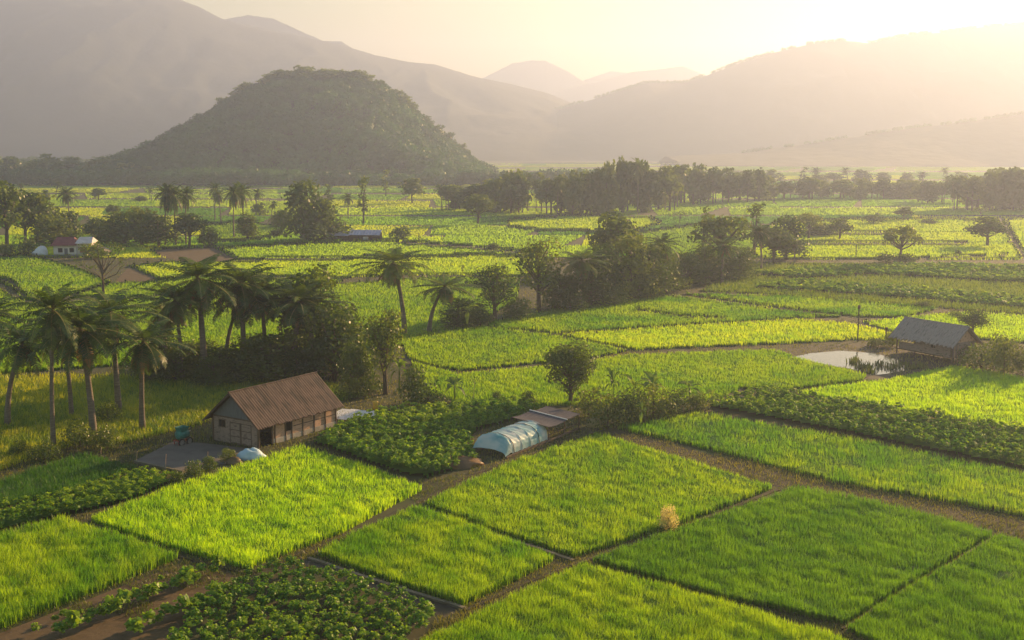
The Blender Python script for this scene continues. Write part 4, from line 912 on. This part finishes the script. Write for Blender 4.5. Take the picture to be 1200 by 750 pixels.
m2 = N(pm, 'ShaderNodeMixShader'); m2.inputs[0].default_value = .05; L(pm, m1.outputs[0], m2.inputs[1]); L(pm, gl.outputs[0], m2.inputs[2]); o_ = N(pm, 'ShaderNodeOutputMaterial'); L(pm, m2.outputs[0], o_.inputs[0]); M['plastic'] = pm

def roof_slope(x0, x1, ya, za, yb, zb, amp=.018, per=.34, th=.05, rows=1, sag=0.0, jag=0.0):
    """corrugated sheet from eave (ya,za) to ridge (yb,zb), furrows running down the slope"""
    m_ = MB(); n = int((x1 - x0) / per * 4); L_ = math.hypot(yb - ya, zb - za); ny, nz = -(zb - za) / L_, (yb - ya) / L_
    if nz < 0: ny, nz = -ny, -nz
    R_ = max(1, rows); V = []
    for top in (1, 0):
        for r_ in range(R_ + 1):
            u = r_ / R_
            for i in range(n + 1):
                x = x0 + (x1 - x0) * i / n; o = amp * math.sin(i * math.pi / 2) + (th if top else 0) - sag * math.sin(math.pi * i / n)
                j = jag * (_T[i % 256, 3] - .5) if r_ == 0 else 0
                V.append((x, ya + (yb - ya) * (u + j / L_) + ny * o, za + (zb - za) * (u + j / L_) + nz * o))
    Fs = []; w_ = n + 1; off = (R_ + 1) * w_
    for r_ in range(R_):
        for i in range(n): a = r_ * w_ + i; Fs.append((a, a + 1, a + w_ + 1, a + w_)); Fs.append((off + a, off + a + w_, off + a + w_ + 1, off + a + 1))
    for i in range(n): Fs.append((i, off + i, off + i + 1, i + 1)); a = R_ * w_ + i; Fs.append((a, a + 1, off + a + 1, off + a))
    for r_ in range(R_): a = r_ * w_; Fs.append((a, a + w_, off + a + w_, off + a)); a += n; Fs.append((a, off + a, off + a + w_, a + w_))
    m_.add(V, Fs); return m_
def frame_of(P, Q):
    d = np.array(Q) - np.array(P); return float(np.linalg.norm(d)), math.atan2(d[1], d[0])

# --- brown roofed barn
B = G(303, 525.5); C = G(394, 499); LB, ang = frame_of(B, C); WB = 6.6; hw = 2.75; hr = 5.5; Lw = LB
barn = empty('barn', (B[0], B[1], 0), ang); tag(barn, 'long barn with a rusty brown roof and woven walls beside the concrete yard', 'barn')
def bx(name, c, d_, mat, parent, label=None):
    m_ = MB(); m_.box(c, d_); o = m_.build(name, mat, parent)
    if label: o['label'] = label
    return o
# side wall with a tall window, open bay at the near corner
m_ = MB(); t_ = .12; xw = [2.0, Lw * .33, Lw * .41, Lw]
m_.box(((xw[0] + xw[1]) / 2, .06, .55 + (hw - .55) / 2), (xw[1] - xw[0], t_, hw - .55)); m_.box(((xw[1] + xw[2]) / 2, .06, .75), (xw[2] - xw[1], t_, .4)); m_.box(((xw[1] + xw[2]) / 2, .06, hw - .15), (xw[2] - xw[1], t_, .3)); m_.box(((xw[2] + xw[3]) / 2, .06, .55 + (hw - .55) / 2), (xw[3] - xw[2], t_, hw - .55))
m_.build('side_wall', M['bamboo'], barn)
bx('plinth', ((2 + Lw) / 2, .04, .27), (Lw - 2, .2, .56), M['plinth'], barn)
bx('side_wall', (Lw / 2, WB - .06, hw / 2), (Lw, t_, hw), M['bamboo'], barn); bx('end_wall', (Lw - .06, WB / 2, hw / 2), (t_, WB - .26, hw), M['bamboo'], barn)
for x in (.08, 2.0, Lw * .2, Lw * .33, Lw * .41, Lw * .55, Lw * .7, Lw * .85, Lw - .06): bx('post', (x, -.03, hw / 2), (.13, .13, hw), M['wood'], barn)
for z in (1.35, 2.0): bx('rail', ((Lw * .43 + Lw) / 2, -.025, z), (Lw * .56, .05, .07), M['wood'], barn)
wf_ = bx('window', ((xw[1] + xw[2]) / 2, .10, 1.7), (xw[2] - xw[1] - .1, .04, 1.45), M['dark'], barn)
# front wall
m_ = MB(); yd0, yd1 = WB * .14, WB * .62; wy0, wy1 = WB * .72, WB * .86
m_.box((.06, (.1 + yd0) / 2, hw / 2), (t_, yd0 - .1, hw)); m_.box((.06, (yd0 + yd1) / 2, hw - .2), (t_, yd1 - yd0, .4)); m_.box((.06, (yd1 + wy0) / 2, hw / 2), (t_, wy0 - yd1, hw))
m_.box((.06, (wy0 + wy1) / 2, .8), (t_, wy1 - wy0, 1.6)); m_.box((.06, (wy0 + wy1) / 2, hw - .2), (t_, wy1 - wy0, .4)); m_.box((.06, (wy1 + WB) / 2, hw / 2), (t_, WB - wy1, hw)); m_.build('front_wall', M['board'], barn)
dr = empty('door', (0, 0, 0)); dr.parent = barn
for a, b in ((yd0, (yd0 + yd1) / 2 - .02), ((yd0 + yd1) / 2 + .02, yd1)):
    lf = bx('leaf', (.03, (a + b) / 2, 1.17), (.06, b - a - .04, 2.3), M['board'], dr)
    m_ = MB()
    for z in (.1, .8, 1.5, 2.25): m_.box((-.01, (a + b) / 2, z), (.04, b - a - .06, .07))
    for y in (a + .06, b - .06): m_.box((-.01, y, 1.17), (.042, .07, 2.28))
    m_.build('brace', M['wood'], dr)
wn = bx('window', (.075, (wy0 + wy1) / 2, 1.97), (.04, wy1 - wy0, .72), M['dark'], barn)
m_ = MB(); yc = (wy0 + wy1) / 2
for y in (wy0, yc, wy1): m_.box((-.01, y, 1.97), (.05, .05, .80))
for z in (1.58, 2.36): m_.box((-.012, yc, z), (.05, wy1 - wy0 + .1, .05))
m_.build('window_frame', M['wood'], barn)
for y in (.02, WB - .04): bx('post', (-.03, y, hw / 2), (.13, .13, hw), M['wood'], barn)
bx('rail', (-.02, WB / 2, hw - .02), (.1, WB, .12), M['wood'], barn)
for x, nm in ((.05, 'gable'), (Lw - .05, 'gable')):
    m_ = MB(); P_ = [(x - .05, 0, hw), (x - .05, WB, hw), (x - .05, WB / 2, hr - .1), (x + .05, 0, hw), (x + .05, WB, hw), (x + .05, WB / 2, hr - .1)]
    m_.add(P_, [(0, 2, 1), (3, 4, 5), (0, 1, 4, 3), (1, 2, 5, 4), (2, 0, 3, 5)]); m_.build(nm, M['gable'], barn)
sl = (hr - hw) / (WB / 2); ov = .75
rf = empty('roof', (0, 0, 0)); rf.parent = barn
roof_slope(-.75, Lw + .55, -ov, hw - ov * sl + .05, WB / 2, hr + .05, rows=3, jag=.3).build('slope', M['tin'], rf)
roof_slope(-.75, Lw + .55, WB + ov, hw - ov * sl + .05, WB / 2, hr + .05, rows=3, jag=.3).build('slope', M['tin'], rf)
m_ = MB(); m_.tube([(-.8, WB / 2, hr + .10), (Lw / 2, WB / 2, hr + .06), (Lw + .6, WB / 2, hr + .10)], .11, 6); m_.build('ridge_cap', M['tin'], rf)
m_ = MB(); m_.tube([(-.7, -ov, hw - ov * sl - .03), (-.7, WB / 2, hr - .05)], .06, 5); m_.build('barge_board', M['wood'], rf); m_ = MB(); m_.tube([(-.7, WB + ov, hw - ov * sl - .03), (-.7, WB / 2, hr - .05)], .06, 5); m_.build('barge_board', M['wood'], rf)

# --- thatched stilt shed by the pond
S0 = np.array(G(1116, 426)); LS = 10.8; au = math.atan2(.85, -.52)
shed = empty('shed', (S0[0], S0[1], 0), au); shed.scale = (.95, .95, .93); tag(shed, 'grey thatched shed on short stilts beside the shining pond', 'shed')
# local x runs away to the left, local -y is to the right/back
WS = 5.2; zf = .9; he = 3.1; hp = 5.3
m_ = MB(); m_.box((LS / 2, -WS / 2, zf - .08), (LS, WS, .16)); m_.build('floor', M['wood'], shed)
for x in (.15, LS / 3, 2 * LS / 3, LS - .15):
    for y in (-.15, -WS + .15): bx('post', (x, y, he / 2), (.18, .18, he), M['wood'], shed)
m_ = MB()
m_.box((LS * .17, -.05, (zf + he) / 2), (LS * .26, .08, he - zf)); m_.box((LS * .34, -.05, (zf + 1.9) / 2), (LS * .08, .08, 1.9 - zf)); m_.box((LS * .34, -.05, he - .2), (LS * .08, .08, .4)); m_.box((LS * .52, -.05, (zf + he) / 2), (LS * .28, .08, he - zf)); m_.box((LS * .80, -.05, zf + .55), (LS * .28, .08, 1.1)); m_.build('front_wall', M['board'], shed)
bx('window', (LS * .34, -.075, 2.3), (LS * .08, .03, .8), M['dark'], shed); bx('end_wall', (.05, -WS / 2, (zf + he) / 2), (.08, WS - .2, he - zf), M['board'], shed); bx('back_wall', (LS / 2, -WS + .05, (zf + he) / 2), (LS, .08, he - zf), M['board'], shed)
m_ = MB(); m_.add([(.02, -.1, he), (.02, -WS + .1, he), (.02, -WS / 2, hp - .15), (.1, -.1, he), (.1, -WS + .1, he), (.1, -WS / 2, hp - .15)], [(0, 1, 2), (3, 5, 4), (0, 3, 4, 1), (1, 4, 5, 2), (2, 5, 3, 0)]); m_.build('gable', M['bamboo'], shed)
for i in range(7): 
    y = -.3 - i * .75; m_ = MB(); m_.tube([(-.12, y, .0), (-.18 + .1 * math.sin(i), y + .1, 1.4), (-.05, y, 2.6 + .3 * math.cos(i))], .055, 5); m_.build('pole', M['bamboo'], shed)
rf = empty('roof', (0, 0, 0)); rf.parent = shed; ss = (hp - he) / (WS / 2)
roof_slope(-.7, LS + .6, .8, he - .8 * ss + .1, -WS / 2, hp + .1, amp=.05, per=.7, th=.16, rows=9, jag=.6).build('slope', M['thatch'], rf)
roof_slope(-.7, LS + .6, -WS - .7, he - .7 * ss + .1, -WS / 2, hp + .1, amp=.05, per=.7, th=.16, rows=9, jag=.6).build('slope', M['thatch'], rf)
m_ = MB(); m_.tube([(-.75, -WS / 2, hp + .22), (LS / 2, -WS / 2, hp + .18), (LS + .65, -WS / 2, hp + .22)], .16, 6); m_.build('ridge_cap', M['thatch'], rf)

# --- plastic tunnel with a shade roof at its far end
P = G(592, 538); Q = G(676, 504); LT, at_ = frame_of(P, Q)
tun = empty('greenhouse', (P[0], P[1], 0), at_); tag(tun, 'low tunnel of pale blue plastic sheet on hoops beside the central rice plot', 'greenhouse')
prof = [(-.02, .30), (.02, .8), (.16, 1.25), (.5, 1.62), (1.1, 1.9), (1.9, 2.05), (2.8, 1.95), (3.5, 1.72), (3.9, 1.4)]
Ls = LT * .56; nx = 60; V = []; nseg = 5
pr_ = np.array(prof); tt = np.linspace(0, len(prof) - 1, 33); py_ = np.interp(tt, range(len(prof)), pr_[:, 0]); pz_ = np.interp(tt, range(len(prof)), pr_[:, 1])
for i in range(nx + 1):
    u = i / nx; seg = abs(math.sin(math.pi * u * nseg)); sg = .055 * seg
    cut_ = 0
    for j in range(33):
        v = j / 32; z = pz_[j] - sg * math.sin(math.pi * min(1, v * 1.3)) * (.4 + .6 * v) + .03 * math.sin(u * 60 + j * .8); y = py_[j] + sg * .35 * (1 - v)
        if u < .16: z = z * (.35 + .65 * math.sin(math.pi / 2 * u / .16)) + .1
        V.append((u * Ls, y, z))
i_ = (np.arange(nx)[:, None] * 33 + np.arange(32)[None]).ravel(); V = np.array(V); V2 = V - np.array([0, 0, .012]); n_ = len(V)
top = np.stack([i_, i_ + 33, i_ + 34, i_ + 1], 1); me = arr_mesh('plastic_sheet', np.concatenate([V, V2]), [np.concatenate([top, top[:, ::-1] + n_])], M['plastic'], smooth=True); link('plastic_sheet', me, tun)
for i in range(1, nseg + 1):
    x = Ls * i / nseg; m_ = MB(); m_.tube([(x, -.05, 0)] + [(x, a - .03, b + .03) for a, b in prof] + [(x, 3.95, 0)], .028, 6); m_.build('hoop', M['wood' if i in (1, 4) else 'sheetw'], tun)
bx('base_rail', (LT / 2, -.12, .14), (LT, .14, .24), M['wood'], tun); bx('base_rail', (LT / 2, 4.0, .14), (LT, .14, .24), M['wood'], tun)
shr = empty('shade_roof', (0, 0, 0)); shr.parent = tun
roof_slope(Ls - .3, LT * .80, -.4, 1.72, 4.2, 2.2, amp=.015, per=.4, th=.03, rows=4, sag=.12).build('shade_sheet', M['shade'], shr)
roof_slope(LT * .80 + .02, LT + .5, -.1, 1.70, 4.2, 2.05, amp=.015, per=.4, th=.03, rows=4, sag=.05).build('shade_sheet', M['shade'], shr)
m_ = MB(); m_.tube([(LT * .80, -.45, 1.80), (LT * .80, 4.3, 2.29)], .06, 5); m_.build('batten', M['sheetw'], shr)
for x in (Ls + .2, LT * .80, LT + .3):
    for y in (-.1, 4.0): bx('post', (x, y, .80 if y < 0 else .975), (.1, .1, 1.6 if y < 0 else 1.95), M['wood'], shr)
bx('rail', ((Ls + LT) / 2, -.1, .75), (LT - Ls, .05, .07), M['wood'], shr)

# --- white farmhouse far left
fx, fy = G(63, 300); fh = empty('farmhouse', (fx, fy, 0), R(6)); tag(fh, 'small white farmhouse with a maroon roof at the far left', 'house'); k_ = fy / F
W1 = 26 * k_; W2 = 16 * k_
bx('wall', (W1 / 2, 3, 1.45), (W1, 6, 2.9), M['white'], fh); bx('wall', (W1 + W2 / 2 + .02, 3.4, 1.7), (W2, 6, 3.4), M['white'], fh)
def hip(name, x0, x1, y0, y1, z0, z1, mat, par, inset):
    m_ = MB(); V = [(x0, y0, z0), (x1, y0, z0), (x1, y1, z0), (x0, y1, z0), (x0 + inset, (y0 + y1) / 2, z1), (x1 - inset, (y0 + y1) / 2, z1)]
    m_.add(V, [(0, 1, 5, 4), (1, 2, 5), (2, 3, 4, 5), (3, 0, 4), (3, 2, 1, 0)]); return m_.build(name, mat, par)
hip('roof', -.7, W1 + .1, -.8, 6.8, 2.92, 5.1, M['maroon'], fh, 1.2); hip('roof', W1 - .2, W1 + W2 + .6, -.6, 7.4, 3.45, 5.0, M['palet'], fh, .5)
for x in (W1 * .3, W1 * .8): 
    w_ = bx('window', (x, -.03, 1.6), (1.2, .06, 1.2), M['dark'], fh)
bx('door', (W1 * .55, -.03, 1.05), (.9, .06, 2.1), M['gable'], fh); bx('awning', (W1 + W2 * .55, -.6, 2.3), (W2 * .75, 1.2, .12), M['maroon'], fh); bx('window', (W1 + W2 * .55, -.02, 1.5), (W2 * .6, .06, 1.2), M['redbrick'], fh)
bx('terrace', (W1 * .8, -1.8, .15), (W1 + W2 + 4, 2.6, .3), M['plinth'], fh)
# lean-to at the right end
m_ = MB(); lx = W1 + W2 + .6; m_.add([(lx, -1, 0), (lx + 4, -1, 0), (lx + 4, 5, 0), (lx, 5, 0), (lx, -1, 3), (lx + 4, -1, 1.2), (lx + 4, 5, 1.2), (lx, 5, 3)], [(0, 3, 2, 1), (4, 5, 6, 7), (0, 1, 5, 4), (1, 2, 6, 5), (2, 3, 7, 6), (3, 0, 4, 7)]); m_.build('lean_to', M['board'], fh)
# blue roofed shelter
sx_, sy_ = G(384, 281.5); bs = empty('shelter', (sx_, sy_, 0), R(-3)); tag(bs, 'long low shelter with a faded blue roof right of the big dark tree', 'shelter'); kk = sy_ / F
Lb = 62 * kk
roof_slope(0, Lb * .42, -.5, 1.5, 4, 2.7, per=1.0, amp=.04).build('roof', M['blue'], bs); roof_slope(Lb * .40, Lb, -.5, 1.7, 4, 3.1, per=1.0, amp=.04).build('roof', M['blue'], bs)
for i in range(6): bx('post', (.3 + i * (Lb - .6) / 5, -.2, .75), (.15, .15, 1.5), M['wood'], bs)
bx('back_wall', (Lb / 2, 3.9, 1.2), (Lb, .12, 2.4), M['board'], bs); bx('wall', (Lb * .72, .6, .55), (1.6, 1.2, 1.1), M['white'], bs, 'small white block wall')

# --- things round the yard
def lump(name, px, py, rx, ry, rz_, mat, label, cat, seed=1, rot=0.):
    X, Y = G(px, py); r_ = np.random.default_rng(seed); V = []; n, m2 = 22, 10
    for j in range(m2 + 1):
        a = math.pi / 2 * j / m2
        for i in range(n):
            b = 2 * math.pi * i / n; q = 1 + .35 * (vn(math.cos(b) * 1.5 + 5, math.sin(b) * 1.5 + j * .33, .8, seed) - .5); V.append((rx * math.cos(a) * math.cos(b) * q, ry * math.cos(a) * math.sin(b) * q, rz_ * math.sin(a) * (.75 + .5 * vn(math.cos(b) + j * .2, math.sin(b), .6, seed + 2)) - .03))
    Fs = [(j * n + i, j * n + (i + 1) % n, (j + 1) * n + (i + 1) % n, (j + 1) * n + i) for j in range(m2) for i in range(n)]; m_ = MB(); m_.add(V, Fs); o = m_.build(name, mat, smooth=True); o.location = (X, Y, 0); o.rotation_euler[2] = rot
    return tag(o, label, cat)
lump('tarpaulin_heap', 293, 537, 1.5, .8, .95, M['tarp'], 'crumpled pale blue tarpaulin heap at the corner of the concrete yard', 'tarpaulin', 3, .5)
lump('tarpaulin_heap', 48, 299, 2.2, 1.6, 2.4, M['sheetw'], 'white covered heap left of the white farmhouse', 'tarpaulin', 5)
lump('straw_heap', 274, 543, .9, .6, .6, M['dryshrub'], 'small brown straw heap beside the pale blue tarpaulin', 'straw heap', 8)
lump('straw_heap', 697, 500, 1.0, .7, 1.0, M['pale'], 'pale straw heap where the dirt lane starts', 'straw heap', 9)
lump('straw_heap', 541, 545, 2.4, 1.4, .9, M['dryshrub'], 'dark brush heap before the open end of the plastic tunnel', 'brush heap', 12, .3)
X, Y = G(214, 520.5); th = empty('thresher', (X, Y, 0), R(55)); tag(th, 'teal threshing machine on a red wheeled frame against the barn wall', 'farm machine'); th.scale = (.85,) * 3
m_ = MB(); m_.tube([(-.75, 0, 1.25), (-.7, 0, 1.25), (.7, 0, 1.25), (.75, 0, 1.25)], [.3, .55, .55, .3], 16); m_.build('drum', M['teal'], th, True)
m_ = MB(); V = [(-.5, -.4, 1.6), (.5, -.4, 1.6), (.5, .4, 1.6), (-.5, .4, 1.6), (-.65, -.6, 2.2), (.65, -.6, 2.2), (.65, .6, 2.2), (-.65, .6, 2.2)]; m_.add(V, [(0, 3, 2, 1), (0, 1, 5, 4), (1, 2, 6, 5), (2, 3, 7, 6), (3, 0, 4, 7)]); m_.build('hopper', M['teal'], th)
m_ = MB()
for y in (-.45, .45): m_.box((0, y, .62), (2.1, .09, .09))
for x in (-.95, .95): m_.box((x, 0, .625), (.09, .8, .09))
for x in (-.9, .9):
    for y in (-.42, .42): m_.box((x, y, .3), (.08, .08, .6))
m_.build('chassis', M['redp'], th)
for x in (-.6, .6):
    w_ = empty('wheel', (x, -.62, .4)); w_.parent = th
    m_ = MB(); n = 18; V = [(.4 * math.cos(2 * math.pi * i / n), 0, .4 * math.sin(2 * math.pi * i / n)) for i in range(n + 1)]; m_.tube(V, .09, 7, cap=False); m_.build('tyre', M['rubber'], w_, True)
    m_ = MB(); m_.tube([(0, -.04, 0), (0, .04, 0)], [.33, .33], 16); m_.build('rim', M['steel'], w_)
m_ = MB(); m_.tube([(.9, .3, .7), (1.5, .45, 1.3), (1.7, .5, 1.35)], .035, 6); m_.build('handle', M['steel'], th)
X, Y = G(414, 488); ws = MB()
for i in range(5): ws.box((-2.2 + i * 1.05, .2 * (i % 2), .10 + .012 * i), (1.12, 5.0, .04), 0)
o = ws.build('plastic_sheet', M['sheetw']); o.location = (X, Y, .05); o.rotation_euler[2] = ang - 1.35; tag(o, 'white plastic sheets laid flat behind the end of the barn', 'plastic sheet')
X, Y = G(440, 480); m_ = MB(); m_.tube([(0, 0, 0), (0, 0, .06), (0, 0, .45), (0, 0, .5), (0, 0, .95), (0, 0, 1.0)], [.30, .33, .33, .31, .33, .29], 14); o = m_.build('barrel', M['yellow'], smooth=True); o.location = (X, Y, 0); tag(o, 'yellow plastic barrel beside the path right of the barn', 'barrel')
def pole(name, px, py, ptop, rad, mat, label, cat, cap=None, lean=0.0):
    X, Y = G(px, py); h = top_z(px, py, ptop); m_ = MB(); m_.tube([(0, 0, -.2), (lean * .4, 0, h * .5), (lean, 0, h)], [rad, rad * .9, rad * .75], 7)
    if cap: m_.tube([(lean, 0, h - cap), (lean, 0, h + .05)], [rad * 2.2, rad * 1.8], 8)
    o = m_.build(name, mat); o.location = (X, Y, 0); return tag(o, label, cat)
pole('pole', 1005, 400, 358, .11, M['wood'], 'tall thin wooden pole with a capped top beside the pond', 'pole', .5)
pole('pole', 1038, 402, 384, .12, M['wood'], 'short dark post at the left end of the stilt shed', 'post', .2)
pole('pole', 1003, 302, 286, .12, M['wood'], 'thin far pole in the golden field left of the lone spreading tree', 'pole')
for px, py, pt, lb in [(194, 549, 532, 'thin stake on the near edge of the concrete yard'), (160, 541, 529, 'thin stake at the left corner of the concrete yard'), (118, 534, 524, 'pale stake at the corner of the shaded rice plot'), (243, 551, 529, 'pale leaning cane beside the yard bushes'), (536, 454, 433, 'thin pale stake in the rice left of the leafy crop'), (555, 470, 448, 'thin cane between the leafy crop and the rice'), (188, 519, 514, 'short stake on the far edge of the concrete yard'), (1112, 421, 398, 'bamboo cane leaning against the shed corner')]:
    pole('stake', px, py, pt, .035, M['bamboo'], lb, 'stake', lean=.12)
# low wall and kerbs of the yard
strip('yard_kerb', [(158, 542), (214, 554.5), (222, 551)], .25, .22, M['kerb'], kind='structure', taper=.95)

# --- single crop plants in rows on the bare strip
rgp = np.random.default_rng(33)
PP = []
for i in range(3):
    V = proto_plant(rgp, 84, .34, .75, 1.1); PP.append(arr_mesh('vegetable_plant', V, [np.arange(len(V)).reshape(-1, 4)], M['leafy'], np.clip(np.repeat(.6 + rgp.normal(0, .2, len(V) // 4), 4), 0, 1)))
for (x0, y0), (x1, y1), n, lb in [((60, 752), (262, 668), 22, 'leafy plant in the upper row on the bare soil strip'), ((26, 748), (222, 672), 9, 'small leafy plant in the row nearest the mixed rice'), ((150, 752), (270, 694), 12, 'leafy plant in the lower row on the bare soil strip')]:
    for i in range(n):
        u = (i + rgp.uniform(.2, .8)) / n; X, Y = G(x0 + (x1 - x0) * u + rgp.uniform(-4, 4), y0 + (y1 - y0) * u + rgp.uniform(-3, 3)); o = link('vegetable_plant', PP[rgp.integers(0, 3)]); s_ = rgp.uniform(.75, 1.35) * (.55 if 'small' in lb else 1)
        o.location = (X, Y, 0); o.scale = (s_, s_, s_ * rgp.uniform(.8, 1.1)); o.rotation_euler[2] = rgp.uniform(0, 6.28); tag(o, lb, 'crop plant', lb.replace('leafy plant in', 'leafy plants of'))

# reeds standing in the shallow end of the pond
pp = [(1000, 424), (1012, 430), (1040, 431), (1054, 429), (1068, 431), (1020, 436), (1030, 428), (1012, 432), (1080, 431)]
rq = np.random.default_rng(44); P_ = []
for x, y in pp:
    n = 46; P_.append((rq.normal(x, 4.5, n), rq.normal(y, 1.3, n)))
px = np.concatenate([a for a, b in P_]); py = np.concatenate([b for a, b in P_]); V, Q, T, tn = blades(px, py, rq.uniform(.3, .9, len(px)), 2.4, rq, rq.uniform(0, .5, len(px)), .7)
tag(link('reeds', arr_mesh('reeds', V, [Q, T], M['wild'], tn)), 'dark reeds standing in the shallow end of the pond', 'reeds', kind='stuff')
